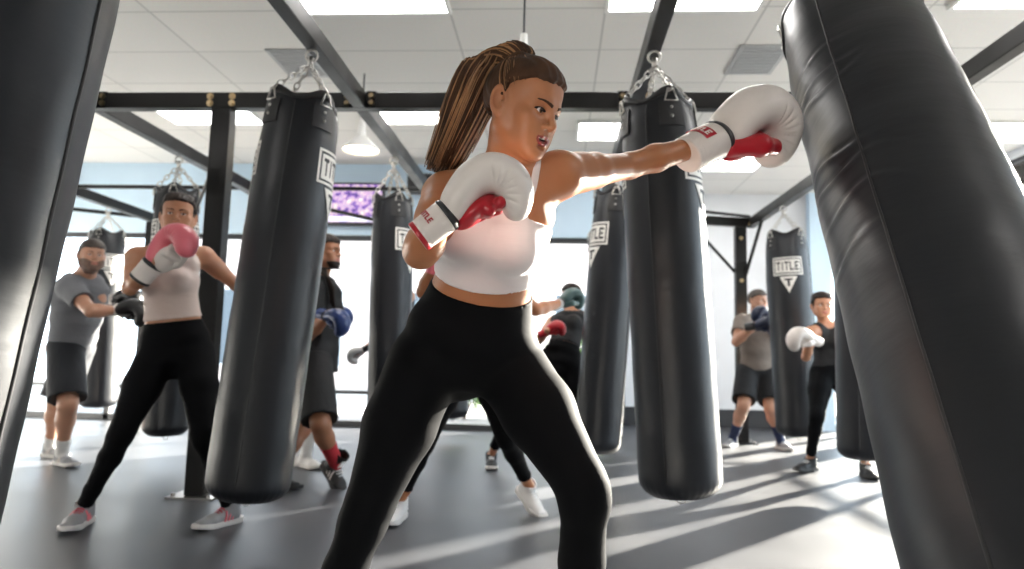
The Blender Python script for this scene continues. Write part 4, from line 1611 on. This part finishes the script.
def glove_geometry():
    st = .0029
    ax = [axis_coords(-.11, .11, st), axis_coords(-.13, .28, st), axis_coords(-.16, .12, st)]
    U = (1, 0, 0)
    w = 1.16
    KP = [(.030, .004, .040), (.060, .020, .044), (.118, .036, .048), (.170, .022, .051), (.196, -.020, .050), (.188, -.062, .045), (.166, -.094, .036)]
    path = []
    for i in range(len(KP) - 1):
        q0, q1, q2, q3 = (np.array(KP[max(i - 1, 0)]), np.array(KP[i]), np.array(KP[i + 1]), np.array(KP[min(i + 2, len(KP) - 1)]))
        for u in (0, .33, .67):
            path.append(.5 * (2 * q1 + (q2 - q0) * u + (2 * q0 - 5 * q1 + 4 * q2 - q3) * u * u + (3 * q1 - q0 - 3 * q2 + q3) * u ** 3))
    path.append(np.array(KP[-1]))
    ops = []
    for A_, B_ in zip(path[:-1], path[1:]):
        lo, hi, fn = cone((0, A_[0], A_[1]), (0, B_[0], B_[1]), A_[2], B_[2])
        lo, hi = lo * np.array((1.4, 1, 1)), hi * np.array((1.4, 1, 1))
        ops.append(((lo, hi, lambda X, Y, Z, fn=fn: fn(X / 1.28, Y, Z)), .012, '+'))
    def pleat(X, Y, Z):
        a = np.arctan2(Z + .03, Y - .135)
        rho = np.sqrt((Z + .03) ** 2 + (Y - .135) ** 2)
        wgt = np.exp(-((rho - .046) / .024) ** 2) * (a > -2.6) * (a < 1.2) * np.clip((np.abs(X) - .02) / .03, 0, 1)
        return .0034 * (1 - np.abs(np.sin(a * 9))) ** 2 * wgt
    GL['padding'] = field_mesh('glove', ax, ops, None, pleat)
    ops = [(ell((0, .075, -.034), (.050, .064, .026)), .01, '+'), (ell((.012, .045, -.040), (.034, .045, .022)), .015, '+'),
           (cone((-.03, .10, -.055), (.03, .10, -.055), .020, .020), .01, '+'), (cone((-.032, .135, -.058), (.032, .135, -.058), .017, .017), .01, '+')]
    GL['palm'] = field_mesh('palm', ax, ops, None)
    ops = [(cone((.034, .010, -.018), (.060, .075, -.036), .024, .025), .01, '+'), (cone((.060, .075, -.036), (.046, .128, -.060), .025, .021), .015, '+')]
    GL['thumb'] = field_mesh('thumb', ax, ops, None)
    ops = [(oval_cone((0, -.095, .0), (0, -.01, .002), U, (.052, .043), (.054, .046)), .004, '+')]
    F = Field(*ax)
    for p, k, mo in ops:
        F.op(p, k, mo)
    X, Y, Z = F.xyz()
    F.d = np.maximum(F.d, np.maximum(-.098 - Y, Y - .0) + X * 0 + Z * 0).astype(np.float32)
    F.d = (F.d + .0012 * (np.abs(Y + .088) < .004) + .0012 * (np.abs(Y + .078) < .0025)).astype(np.float32)
    GL['cuff'] = F.mesh()
    F2 = Field(*ax)
    F2.op(oval_cone((0, -.06, .0), (0, .0, .002), U, (.0545, .0455), (.0555, .0475)), .004)
    F2.d = np.maximum(F2.d, np.maximum(-.004 - Y, Y - .022) + X * 0 + Z * 0).astype(np.float32)
    GL['strap'] = F2.mesh()
    F3 = Field(*ax)
    F3.op(oval_cone((0, -.095, .0), (0, -.01, .002), U, (.0532, .0442), (.0545, .0465)), .004)
    F3.d = np.maximum(F3.d, np.maximum(-.0975 - Y, Y + .083) + X * 0 + Z * 0).astype(np.float32)
    GL['trim'] = F3.mesh()


glove_geometry()
GM = {}


def glove(fig, side, direction, back, mats, logo=None, size=1.0, offset=.0, thumb_mat=None, trim=None):
    """mats = padding, palm, cuff, strap"""
    d = unit(direction)
    b = np.asarray(back, float)
    b = unit(b - d * (b @ d))
    x = np.cross(d, b)
    w = fig.J['wr' + side] + d * offset - fig.base
    m = Matrix(((x[0], d[0], b[0], w[0]), (x[1], d[1], b[1], w[1]), (x[2], d[2], b[2], w[2]), (0, 0, 0, 1))) @ Matrix.Scale(size, 4)
    # the thumb sits at +x for a left glove
    sg = 1 if side == 'L' else -1
    def geo(kind, mt):
        key = (kind, sg, mt.name)
        if key not in GM:
            v, q = GL[kind]
            v = v * np.array((sg, 1, 1))
            GM[key] = mesh_from_arrays(kind, v, q if sg > 0 else q[:, ::-1], [mt])
        return GM[key]
    g = link('boxing_glove', geo('padding', mats[0]), fig.root, m)
    link('glove_palm', geo('palm', mats[1]), g)
    link('glove_thumb', geo('thumb', thumb_mat or mats[0]), g)
    link('glove_cuff', geo('cuff', mats[2]), g)
    link('wrist_strap', geo('strap', mats[3]), g)
    if trim:
        link('cuff_trim', geo('trim', trim), g)
    if logo:
        plate, ink, az = logo
        def P(x_, y_, off):
            r_ = .0525 + off
            a = az + x_ / .05
            return (r_ * math.sin(a), y_, (r_ * .86) * math.cos(a))
        def rect(mb, x0, y0, x1, y1, o0, o1):
            nu = max(2, int(abs(x1 - x0) / .006))
            oo = [[P(x0 + (x1 - x0) * j / nu, y, o1) for j in range(nu + 1)] for y in (y1, y0)]
            ii = [[P(x0 + (x1 - x0) * j / nu, y, o0) for j in range(nu + 1)] for y in (y1, y0)]
            mb.grid_slab([r[::-1] for r in oo], [r[::-1] for r in ii])
        if plate:
            e = MB()
            rect(e, -.036, -.060, .036, -.030, .001, .003)
            e.build('logo_patch', plate, g)
        e = MB()
        for x0, y0, x1, y1 in word_bars('TITLE', .056, .017):
            rect(e, x0, y0 - .0535, x1, y1 - .0535, .002, .0042)
        e.build('cuff_lettering', ink, g)
    return g


SH = {}


def shoe_geometry():
    st = .004
    ax = [axis_coords(-.07, .07, st), axis_coords(-.09, .23, st), axis_coords(-.10, .10, st)]
    U = (1, 0, 0)
    def outline(y):
        return np.interp(y, [-.075, -.06, -.02, .04, .10, .15, .185, .205], [.012, .030, .034, .034, .043, .043, .030, .006])
    def cx(y):
        return np.interp(y, [-.07, .05, .12, .2], [0, 0, .004, -.004])
    F = Field(*ax)
    X, Y, Z = F.xyz()
    half = outline(Y[0, :, 0]).astype(np.float32)[None, :, None]
    c = cx(Y[0, :, 0]).astype(np.float32)[None, :, None]
    side = np.abs(X - c) - half
    spring = np.interp(Y[0, :, 0], [-.08, -.05, .12, .20], [.006, 0, 0, .016])[None, :, None]
    sole = np.maximum(side - .004, np.maximum(-.085 + spring - Z, Z + .058 - spring * .5))
    sole = np.maximum(sole, np.maximum(-.08 - Y, Y - .207))
    F.d = (sole + 0 * X).astype(np.float32) * .8
    SH['sole'] = F.mesh()
    F = Field(*ax)
    for a, b, ra, rb in (((0, -.035, -.045), (0, .02, -.040), (.032, .036), (.033, .046)),
                         ((0, .02, -.045), (.003, .10, -.055), (.034, .044), (.040, .030)),
                         ((.003, .10, -.055), (0, .165, -.060), (.040, .030), (.034, .022))):
        F.op(oval_cone(a, b, U, ra, rb), .02)
    F.op(cone((0, -.012, -.03), (0, -.006, .020), .044, .046), .015)
    F.op(cone((0, -.006, .0), (0, -.002, .07), .036, .038), .01, '-')
    X, Y, Z = F.xyz()
    F.d = np.maximum(F.d, np.maximum(-.064 - Z, Z - .020 + .22 * Y) + X * 0).astype(np.float32)
    SH['upper'] = F.mesh()
    F = Field(*ax)
    for a, b, ra, rb in (((0, -.035, -.045), (0, .02, -.040), (.032, .036), (.033, .046)),
                         ((0, .02, -.045), (.003, .10, -.055), (.034, .044), (.040, .030)),
                         ((.003, .10, -.055), (0, .165, -.060), (.040, .030), (.034, .022))):
        F.op(oval_cone(a, b, U, ra, rb), .02)
    F.op(cone((0, -.010, -.03), (0, -.002, .085), .042, .043), .015)
    F.op(cone((0, -.004, .03), (0, -.002, .12), .036, .038), .01, '-')
    F.d = np.maximum(F.d, np.maximum(-.064 - Z, Z - .085) + X * 0 + Y * 0).astype(np.float32)
    SH['boot'] = F.mesh()


shoe_geometry()
SM = {}


def shoe(fig, side, mats, boot=False, size=1.0, roll=0):
    pitch, lift = fig.fpitch.get(side, 0), 0
    """mats = upper, sole, laces, accent"""
    fd = unit(fig.feet[side])
    an = fig.J['an' + side] - fig.base
    A = basis(fd, (0, 0, 1))
    m = Matrix(A.tolist()).to_4x4()
    m.translation = (an[0], an[1], an[2] + lift)
    m = m @ Matrix.Rotation(pitch, 4, 'X') @ Matrix.Rotation(roll, 4, 'Y') @ Matrix.Scale(size, 4)
    def geo(kind, mt):
        key = (kind, mt.name)
        if key not in SM:
            v, q = SH[kind]
            SM[key] = mesh_from_arrays(kind, v, q, [mt])
        return SM[key]
    kind = 'boot' if boot else 'upper'
    o = link('boxing_boot' if boot else 'shoe', geo(kind, mats[0]), fig.root, m)
    link('sole', geo('sole', mats[1]), o)
    key = ('lace', boot, mats[2].name)
    if key not in SM:
        b = MB()
        n = 9 if boot else 5
        for i in range(n):
            f = i / 4
            if f <= 1:
                y, z = .085 - .055 * f, -.024 + .030 * f
                hw = .020
            else:
                y, z = .030 + (f - 1) * 0, .006 + (f - 1) * .055
                hw = .018
                y = .036
            b.tube([(-hw, y - .002, z - .010), (-hw * .5, y, z - .001), (hw * .5, y + .002, z - .001), (hw, y - .002, z - .010)], .0036, 6)
        SM[key] = b.mesh('laces', mats[2])
    link('laces', SM[key], o)
    if len(mats) > 3:
        key = ('accent', mats[3].name)
        if key not in SM:
            SM[key] = []
            for sx in (-1, 1):
                for k in range(3):
                    y = .012 + k * .022
                    b = MB()
                    b.tube([(sx * (.040 + .003 * k), y, -.058), (sx * (.036 + .002 * k), y - .012, -.034), (sx * .026, y - .020, -.014)], .0045, 6)
                    SM[key].append(b.mesh('side_stripe', mats[3]))
        for me_ in SM[key]:
            link('side_stripe', me_, o)
    return o


def sock(fig, side, m, h=.14, t=.006):
    an, kn = fig.J['an' + side], fig.J['kn' + side]
    d = unit(kn - an)
    lo, hi = np.minimum(an, an + d * h) - .09, np.maximum(an, an + d * h) + .09
    p1 = fig.plane(an + d * h, d)
    p2 = fig.plane(an - d * .02, -d)
    def region(X, Y, Z):
        return np.maximum(np.maximum(p1(X, Y, Z), p2(X, Y, Z)), fig.ball(an + d * h * .5, h * .75)(X, Y, Z))
    return fig.shell('sock', fig.core, m, t, lo, hi, region)

# ---- woman throwing the punch
f = Figure('M', 'f', (.85, -.53, -.36), (.12, -.99, 0), scale=.93, vox=.0052, hvox=.0020, head_h=.194, mouth_open=True,
           feet=dict(R=(-.35, -.94, 0), L=(.25, -.97, 0)), hand=dict(R=(.70, .25, .50)))
f.body([M['skin_tan'], M['lips'], M['mouth']], 'woman in white crop top and black leggings punching the big right bag', mouth_open=True)
f.leggings(M['black_stretch'], .0045, .34)
S = f.spine
fw, cr = f.chest_fwd, f.chu
straps = []
for q in (-1, 1):
    sh = f.J['shR' if q > 0 else 'shL']
    mid = S(1.0) + (sh - S(1.0)) * .48
    straps.append(([S(.84) + fw * .085 + cr * q * .058, S(.93) + fw * .078 + cr * q * .062, mid + fw * .045 + f.up_ax * .028, mid + f.up_ax * .045, mid - fw * .05 + f.up_ax * .02, S(.84) - fw * .09 + cr * q * .05], .0085))
f.top('crop_top', M['white_cloth'], .0045, hem=.43, neck_r=.02, arm_r=.088, arm_out=.012, straps=straps,
      bust=(S(.85) + fw * .06, f.up_ax * .9 - fw * .45))
f.eyes_brows(M['hair_brown'], gaze=(0, -.05))
b = MB()
b.sphere((0, 0, 0), .0128 * f.hs, 12, (1, .55, .25))
mt = Matrix(f.hA.tolist()).to_4x4()
mt.translation = f.hC + f.hA @ (np.array((0, .079, -.0578)) * f.hs) - f.base
link('teeth', b.mesh('teeth', M['teeth'], True), f.root, mt)
hair = f.hair_cap(M['hair_brown'], (.010), .66, .013, extra=[((0, -.055, .104), (.030, .028, .022)), ((.02, -.038, .110), (.018, .02, .014)), ((-.012, -.030, .114), (.02, .018, .013)),
      ((.06, .012, .018), (.066, .004, -.012), .007, .003), ((-.06, .012, .018), (-.066, .004, -.012), .007, .003)])
random.seed(7)
Wl = lambda p: tuple(f.hC + f.hA @ (np.array(p) * f.hs) - f.base)
PT = [(0, -.050, .108), (0, -.085, .118), (0, -.130, .104), (0, -.158, .064), (.0, -.172, -.015), (0, -.186, -.105), (0, -.205, -.205)]


def strands(n, r0, spread, m, name, parent, seed, zoff=0, short=0.0):
    rnd = random.Random(seed)
    b = MB()
    for i in range(n):
        a, rr = rnd.uniform(0, 2 * PI), math.sqrt(rnd.random())
        cut = rnd.uniform(.86, 1.0) - short * rnd.random()
        pts, rs = [], []
        K = 16
        ph = rnd.uniform(0, 6)
        for k in range(K + 1):
            t = k / K * cut * (len(PT) - 1)
            j = min(int(t), len(PT) - 2)
            u = t - j
            p0, p1, p2, p3 = PT[max(j - 1, 0)], PT[j], PT[j + 1], PT[min(j + 2, len(PT) - 1)]
            p = [.5 * (2 * p1[c] + (p2[c] - p0[c]) * u + (2 * p0[c] - 5 * p1[c] + 4 * p2[c] - p3[c]) * u * u + (3 * p1[c] - p0[c] - 3 * p2[c] + p3[c]) * u ** 3) for c in range(3)]
            e = t / (len(PT) - 1)
            wdt = spread * (.35 + .9 * math.sin(PI * min(1, .18 + e * .62)) ** 1.2)
            p[0] += math.cos(a) * rr * wdt * .85 + .003 * math.sin(ph + 5 * e)
            p[1] += math.sin(a) * rr * wdt * (1 if e > .25 else .6) + .003 * math.cos(ph + 6 * e)
            p[2] += zoff + (math.sin(a) * rr * wdt * .7 if e < .4 else 0)
            pts.append(Wl(p))
            rs.append(max(.0006, r0 * (1 - .75 * e ** 3) * rnd.uniform(.9, 1.1)))
        b.tube(pts, rs, 6)
    return b.build(name, m, parent, True)


strands(760, .0026, .052, M['hair_brown'], 'ponytail', f.hair, 3)
strands(330, .0017, .056, M['hair_sunlit'], 'ponytail_sunlit', f.hair, 11)  # paler strands put backlight into the ponytail's colour
def skull_strands(n, m, name, seed, r0, t=.0098):
    rnd = random.Random(seed)
    c0, rad_ = np.array((0, -.014, .034)), np.array((.0735, .094, .083)) + t
    goal = (np.array((0, -.055, .112)) - c0) / rad_
    goal /= np.linalg.norm(goal)
    b = MB()
    for i in range(n):
        x = rnd.uniform(-1, 1)
        y = rnd.uniform(-.02, .075) if abs(x) > .75 else rnd.uniform(.045, .074)
        xx = x * .072
        zz_ = .022 + .66 * y + rnd.uniform(.006, .034)
        a = (np.array((xx, y, zz_)) - c0) / rad_
        a /= np.linalg.norm(a)
        om = math.acos(max(-1, min(1, float(a @ goal))))
        pts, rs = [], []
        for k in range(11):
            u = k / 10
            q = (math.sin((1 - u) * om) * a + math.sin(u * om) * goal) / max(1e-4, math.sin(om))
            lift = 1 + (.012 - .02 * (u - .5) ** 2) * rnd.uniform(.3, 1)
            pts.append(Wl(c0 + q * rad_ * lift))
            rs.append(r0 * (.3 + .7 * math.sin(PI * min(1, .12 + u * .8))))
        b.tube(pts, rs, 5)
    return b.build(name, m, f.hair, True)


skull_strands(190, M['hair_brown'], 'swept_strands', 5, .0017)
skull_strands(120, M['hair_sunlit'], 'swept_sunlit', 8, .0009)  # paler strands put sunlight into the colour of the swept hair
b = MB()
b.tube([Wl((.020 * math.cos(2 * PI * j / 16), -.066 + .006 * math.sin(2 * PI * j / 16), .112 + .020 * math.sin(2 * PI * j / 16))) for j in range(16)], .006, 8, closed=True)
b.build('hair_tie', M['black_cloth'], f.hair, True)
glove(f, 'L', (.72, .30, .42), (-.30, -.50, .82), (M['leather'], M['red_leather'], M['leather'], M['black_leather']), (M['red_leather'], M['logo'], .15), 1.12, thumb_mat=M['red_leather'])
glove(f, 'R', (.70, .05, .56), (-.72, -.18, .66), (M['leather'], M['red_leather'], M['leather'], M['black_leather']), (None, M['red_leather'], .85), .66, offset=.020, thumb_mat=M['red_leather'], trim=M['red_leather'])
for q in 'RL':
    shoe(f, q, (M['shoe_white'], M['sole_white'], M['lace_white']))

# ---- woman with the pink gloves
f = Figure('W', 'f', (.42, -.90, .05), (.10, -.99, 0), scale=.97, vox=.0075, hvox=.0035, head_h=.215, feet=dict(R=(.22, -.97, 0), L=(-.42, -.90, 0)))
f.body([M['skin_olive'], M['lips_soft'], M['mouth']], 'woman in cream tank top guarding her face with a pink glove')
f.leggings(M['black_stretch'], .005, .24, ankle=.015)
f.top('tank_top', M['cream_cloth'], .008, hem=.26, neck_r=.066, neck_up=.01, neck_off=.01, arm_r=.085, arm_out=-.005)
f.eyes_brows(M['hair_dark'])
f.hair_cap(M['hair_dark'], .012, .62, .016, extra=[((0, -.10, .03), (.045, .035, .05)), ((.03, .0, .096), (.040, .055, .024)), ((-.035, .0, .094), (.036, .055, .024)), ((.068, .016, .035), (.077, -.02, -.045), .008, .005), ((-.068, .016, .035), (-.077, -.02, -.045), .008, .005)])
skull_strands(120, M['hair_soft'], 'swept_strands', 21, .0030, .0125)
skull_strands(40, M['hair_brown'], 'swept_strands', 22, .0022, .0135)
glove(f, 'R', (.52, .0, .60), (-.66, .42, .60), (M['pink_leather'], M['leather'], M['leather'], M['black_leather']), None, .95, thumb_mat=M['leather'], trim=M['black_leather'])
glove(f, 'L', (.9, -.1, -.2), (0, -.2, 1), (M['pink_leather'], M['leather'], M['leather'], M['black_leather']), None, .9, trim=M['black_leather'])
for q in 'RL':
    shoe(f, q, (M['shoe_grey'], M['sole_white'], M['lace_red'], M['pink_leather']))

# ---- bearded man at the far left
f = Figure('G1', 'm', (.74, -.67, .02), (.80, -.60, 0), scale=1.02, vox=.009, hvox=.0042, head_h=.232, feet=dict(R=(.85, -.40, 0), L=(.92, -.30, 0)))
f.body([M['skin_fair'], M['lips_soft'], M['mouth']], 'bearded man in grey tee and dark shorts punching a bag')
f.tee(M['grey_cloth'], hem=.02, sleeve=.52, ease=.016)
f.shorts(M['navy_cloth'], .86, .028, .14)
f.eyes_brows(M['hair_grey'])
f.hair_cap(M['hair_grey'], .011, .50, .006)
f.face_patch('beard', M['beard_grey'], .0025, lambda x, y, z: np.maximum(np.maximum(z + .040 + .012 * np.cos(x * 45), -.012 - y), .0105 - np.sqrt((x / 2.2) ** 2 + (z + .0625) ** 2)))
for q, dr in (('R', (.95, .05, .02)), ('L', (.9, -.2, .1))):
    glove(f, q, dr, (0, -.25, 1), (M['black_leather'], M['black_leather'], M['leather'] if q == 'L' else M['black_leather'], M['leather']), None, .95, trim=M['leather'])
for q in 'RL':
    sock(f, q, M['sock_white'], .12)
    shoe(f, q, (M['shoe_grey'], M['sole_white'], M['lace_white'], M['leather']))

# ---- man with dreadlocks behind the tilted bag
f = Figure('Dm', 'm', (.97, -.22, .05), (.85, -.50, 0), scale=.98, vox=.009, hvox=.0042, head_h=.225, feet=dict(R=(.88, -.48, 0), L=(.97, -.2, 0)), fpitch=dict(R=-.75))
f.body([M['skin_brown'], M['lips_soft'], M['mouth']], 'man in black tee and shorts with tied dreadlocks and a blue glove')
f.tee(M['black_cloth'], hem=-.16, sleeve=.70, ease=.024)
f.shorts(M['black_cloth'], .90, .022, .12)
f.eyes_brows(M['hair_dark'])
hr = f.hair_cap(M['hair_dark'], .010, .50, .010, extra=[((0, -.10, .03), (.05, .03, .06))])
f.face_patch('beard', M['hair_dark'], .005, lambda x, y, z: np.maximum(np.maximum(z + .074, .035 - y), -.13 - z))
WL = lambda p: tuple(f.hC + f.hA @ (np.array(p) * f.hs) - f.base)
for i in range(7):
    b = MB()
    o_ = (i - 3) * .007
    b.tube([WL((.015 + o_, -.12, .0)), WL((.040 + o_, -.10, -.07)), WL((.070 + o_, .0 - o_, -.125)), WL((.085 + o_, .060 + o_, -.20)), WL((.085 + o_, .090 + o_ * 1.3, -.27)), WL((.080 + o_ * 1.5, .095 + o_ * 1.6, -.36 - .01 * i))], [.007, .008, .009, .009, .008, .004], 7)
    b.build('dreadlock', M['hair_dark'], hr, True)
b = MB()
b.tube([WL((.07, .0, -.125)), WL((.08, .09, -.13)), WL((.08, .17, -.14))], [.006, .006, .003], 6)
b.build('dreadlock', M['hair_dark'], hr, True)
for q in 'RL':
    glove(f, q, (.70, -.45, -.20) if q == 'R' else (.5, .3, .05), (.1, -.35, .93), (M['blue_leather'], M['blue_leather'], M['blue_leather'], M['black_leather']), None, .78)
sock(f, 'R', M['sock_red'], .17)
sock(f, 'L', M['sock_red'], .17)
shoe(f, 'R', (M['shoe_black'], M['sole_dark'], M['lace_white'], M['leather']), boot=True, size=1.12)
shoe(f, 'L', (M['shoe_black'], M['sole_dark'], M['lace_white']), boot=True)

# ---- person whose white shoe shows past him
f = Figure('P5', 'm', (.95, -.3, 0), (.8, -.6, 0), scale=.97, vox=.011, hvox=.006, head_h=.225, feet=dict(R=(.75, -.6, 0), L=(.80, -.6, 0)))
f.body([M['skin_brown'], M['lips_soft'], M['mouth']], 'person hidden behind the man with dreadlocks, only a white sock and shoe showing')
f.tee(M['black_cloth'], hem=-.02, sleeve=.6, ease=.015)
f.shorts(M['black_cloth'], .85, .025, .12)
f.hair_cap(M['hair_dark'], .009, .5, .008)
for q in 'RL':
    glove(f, q, (.9, -.3, .2), (0, -.2, 1), (M['black_leather'],) * 4, None, .9)
    sock(f, q, M['sock_white'], .22, .008)
    shoe(f, q, (M['shoe_white'], M['sole_white'], M['lace_white']))

# ---- person behind the bag under the television
f = Figure('P6', 'f', (-.9, -.3, -.2), (-.75, -.6, 0), scale=.98, vox=.011, hvox=.006, head_h=.215, feet=dict(R=(-.6, -.8, 0), L=(-.7, -.7, 0)))
f.body([M['skin_olive'], M['lips_soft'], M['mouth']], 'person hidden behind the bag under the television, one grey glove reaching out')
f.leggings(M['black_stretch'], .006, .24)
f.top('tank_top', M['black_cloth'], .008, hem=.22, neck_r=.07, arm_r=.08, arm_out=.0)
f.hair_cap(M['hair_dark'], .012, .52, .006)
glove(f, 'R', (-.3, -.8, .5), (0, 0, 1), (M['grey_leather'], M['black_leather'], M['black_leather'], M['black_leather']), None, .85)
glove(f, 'L', (-.80, -.10, -.45), (-.4, -.3, .8), (M['grey_leather'], M['grey_leather'], M['black_leather'], M['leather']), None, .58)
for q in 'RL':
    shoe(f, q, (M['shoe_black'], M['sole_white'], M['lace_white']))

# ---- woman behind the one punching
f = Figure('P7', 'f', (.85, -.45, -.05), (.25, -.97, 0), scale=.96, vox=.0085, hvox=.006, head_h=.215, feet=dict(R=(-.08, -1, 0), L=(.62, -.78, 0)), fpitch=dict(L=-.5))
f.body([M['skin_tan'], M['lips_soft'], M['mouth']], 'woman in black leggings and white shoes hidden behind the punching woman')
f.leggings(M['black_stretch'], .005, .24, ankle=.09)
f.top('tank_top', M['black_cloth'], .007, hem=.22, neck_r=.07, arm_r=.085, arm_out=.0)
f.hair_cap(M['hair_dark'], .012, .52, .006)
glove(f, 'R', (.25, -.12, .75), (-.8, -.1, .3), (M['pink_leather'], M['leather'], M['pink_leather'], M['leather']), None, .62)
glove(f, 'L', (.55, .35, .32), (-.3, -.2, .9), (M['green_leather'], M['green_leather'], M['grey_leather'], M['black_leather']), None, .66)
shoe(f, 'R', (M['shoe_white'], M['sole_white'], M['lace_white']))
shoe(f, 'L', (M['shoe_white'], M['sole_white'], M['lace_white']))

# ---- woman in black top by the window
f = Figure('P8', 'f', (-.6, -.8, .0), (-.35, -.9, 0), scale=.95, vox=.010, hvox=.005, head_h=.205, feet=dict(R=(.15, -1, 0), L=(.2, -1, 0)))
f.body([M['skin_olive'], M['lips_soft'], M['mouth']], 'woman in short black top with red gloves near the bright window')
f.leggings(M['black_stretch'], .006, .30, ankle=.09)
f.top('crop_top', M['black_cloth'], .008, hem=.30, neck_r=.07, neck_off=.03, arm_r=.065, arm_out=.03)
f.hair_cap(M['hair_dark'], .012, .52, .006, extra=[((0, -.10, .03), (.03, .03, .03))])
glove(f, 'R', (.75, -.2, .35), (-.3, -.4, .85), (M['red_leather'],) * 4, None, .62)
glove(f, 'L', (.1, .1, -1), (.9, -.2, .1), (M['red_leather'],) * 4, None, .62)
for q in 'RL':
    shoe(f, q, (M['shoe_black'], M['sole_white'], M['lace_white']))

# ---- man in the taupe tee
f = Figure('P9', 'm', (.55, -.83, 0), (.15, -.98, 0), scale=.97, vox=.010, hvox=.0048, head_h=.222, feet=dict(R=(-.62, -.78, 0), L=(.25, -.97, 0)))
f.body([M['skin_fair'], M['lips_soft'], M['mouth']], 'man in taupe tee and black shorts behind the fully lettered bag')
f.tee(M['taupe_cloth'], hem=.02, sleeve=.5, ease=.016)
f.shorts(M['black_cloth'], .80, .028, .14)
f.eyes_brows(M['hair_dark'])
f.hair_cap(M['hair_grey'], .010, .5, .008)
for q, dr in (('R', (.85, -.25, .12)), ('L', (-.5, -.4, .5))):
    glove(f, q, dr, (0, -.3, .95), (M['navy_leather'], M['navy_leather'], M['black_leather'], M['black_leather']), None, .9)
for q in 'RL':
    sock(f, q, M['sock_navy'], .18, .007)
    shoe(f, q, (M['shoe_grey'], M['sole_white'], M['lace_white']))

# ---- woman in black tank on the right
f = Figure('P10', 'f', (-.10, -.99, 0), (-.35, -.93, 0), scale=.95, vox=.009, hvox=.0045, head_h=.210, feet=dict(R=(-.80, -.55, 0), L=(-.05, -1, 0)))
f.body([M['skin_olive'], M['lips_soft'], M['mouth']], 'woman in black tank and leggings with white gloves right of the lettered bag')
f.leggings(M['black_stretch'], .006, .24)
f.top('tank_top', M['black_cloth'], .008, hem=.14, neck_r=.075, neck_off=.03, arm_r=.085, arm_out=.0)
f.eyes_brows(M['hair_dark'])
f.hair_cap(M['hair_dark'], .015, .58, .014, extra=[((0, -.10, .04), (.035, .03, .035)), ((.045, -.005, .085), (.036, .06, .032)), ((-.045, -.005, .085), (.036, .06, .032)), ((.066, .026, .045), (.076, -.01, -.045), .011, .006), ((-.066, .026, .045), (-.076, -.01, -.045), .011, .006)])
glove(f, 'R', (-.55, -.30, .10), (-.2, -.3, .9), (M['leather'],) * 4, None, .9)
glove(f, 'L', (-.5, -.5, .3), (0, -.3, .9), (M['leather'],) * 4, None, .9)
for q in 'RL':
    shoe(f, q, (M['shoe_black'], M['sole_dark'], M['lace_white']))

# ------------------------------------------------------------------ outdoors beyond the glass
b = MB()
b.box((-14, YB1 + .2, -.14), (XJ - .0, 22, -.03))
structure(b.build('ground_outside', M['paving']))
b = MB()
b.box((XR + .2, -6, -.14), (16, 22, -.03))
structure(b.build('ground_side', M['paving']))


def shrub(x, y, r, h, label, seed):
    rnd = random.Random(seed)
    e = empty('shrub', (x, y, -.03))
    tag(e, label, 'shrub', 'shrubs outside the window')
    st = MB()
    tips = []
    for i in range(9):
        a = rnd.uniform(0, 2 * PI)
        q = rnd.uniform(.3, .9) * r
        p = (q * math.cos(a), q * math.sin(a), h * rnd.uniform(.55, .95))
        st.tube([(0, 0, 0), (p[0] * .4, p[1] * .4, p[2] * .5), p], [.016, .011, .005], 5)
        tips.append(p)
    st.build('branches', M['hair_brown'], e)
    lf = MB()
    for i in range(420):
        t = rnd.choice(tips)
        c = Vector((t[0] + rnd.gauss(0, r * .32), t[1] + rnd.gauss(0, r * .32), max(.08, t[2] + rnd.gauss(0, h * .2))))
        u = Vector((rnd.gauss(0, 1), rnd.gauss(0, 1), rnd.gauss(0, .6))).normalized() * rnd.uniform(.04, .08)
        v = u.orthogonal().normalized() * .022
        n = u.cross(v).normalized() * .004
        lf.add([c - u, c + v + n, c + u, c - v + n], [(0, 1, 2, 3)])
    o = lf.build('foliage', M['leaf'], e)


shrub(.22, 9.6, .30, 1.15, 'green shrub outside the window behind the woman with red gloves', 1)
shrub(-.02, 10.9, .26, .8, 'low green shrub outside the window showing between her legs', 2)
shrub(-1.25, 9.6, .25, .62, 'low green shrub outside seen between the punching woman\'s legs', 3)
shrub(-.80, 10.3, .25, .6, 'small green shrub outside beside the low one between the leggings', 5)

e = empty('building', (-4.2, 17, -.03))
tag(e, 'pale pink building across the street seen through the windows', 'building')
b = MB()
b.box((-5.5, 0, 0), (6.0, 4, 4.6), .02)
b.build('facade', M['stucco'], e)
b = MB()
b.box((-5.6, -.15, 4.6), (6.1, 4.1, 4.9), .02)
b.build('parapet', M['wall'], e)
for i in range(5):
    x = -4.6 + i * 2.2
    b = MB()
    b.box((x - .06, -.05, .5), (x + 1.26, .02, 2.5), .01)
    fr = b.build('window_frame', M['wall'], e)
    b = MB()
    b.box((x, -.07, .56), (x + 1.2, -.05, 2.44))
    b.build('pane', M['dark_glass'], fr)
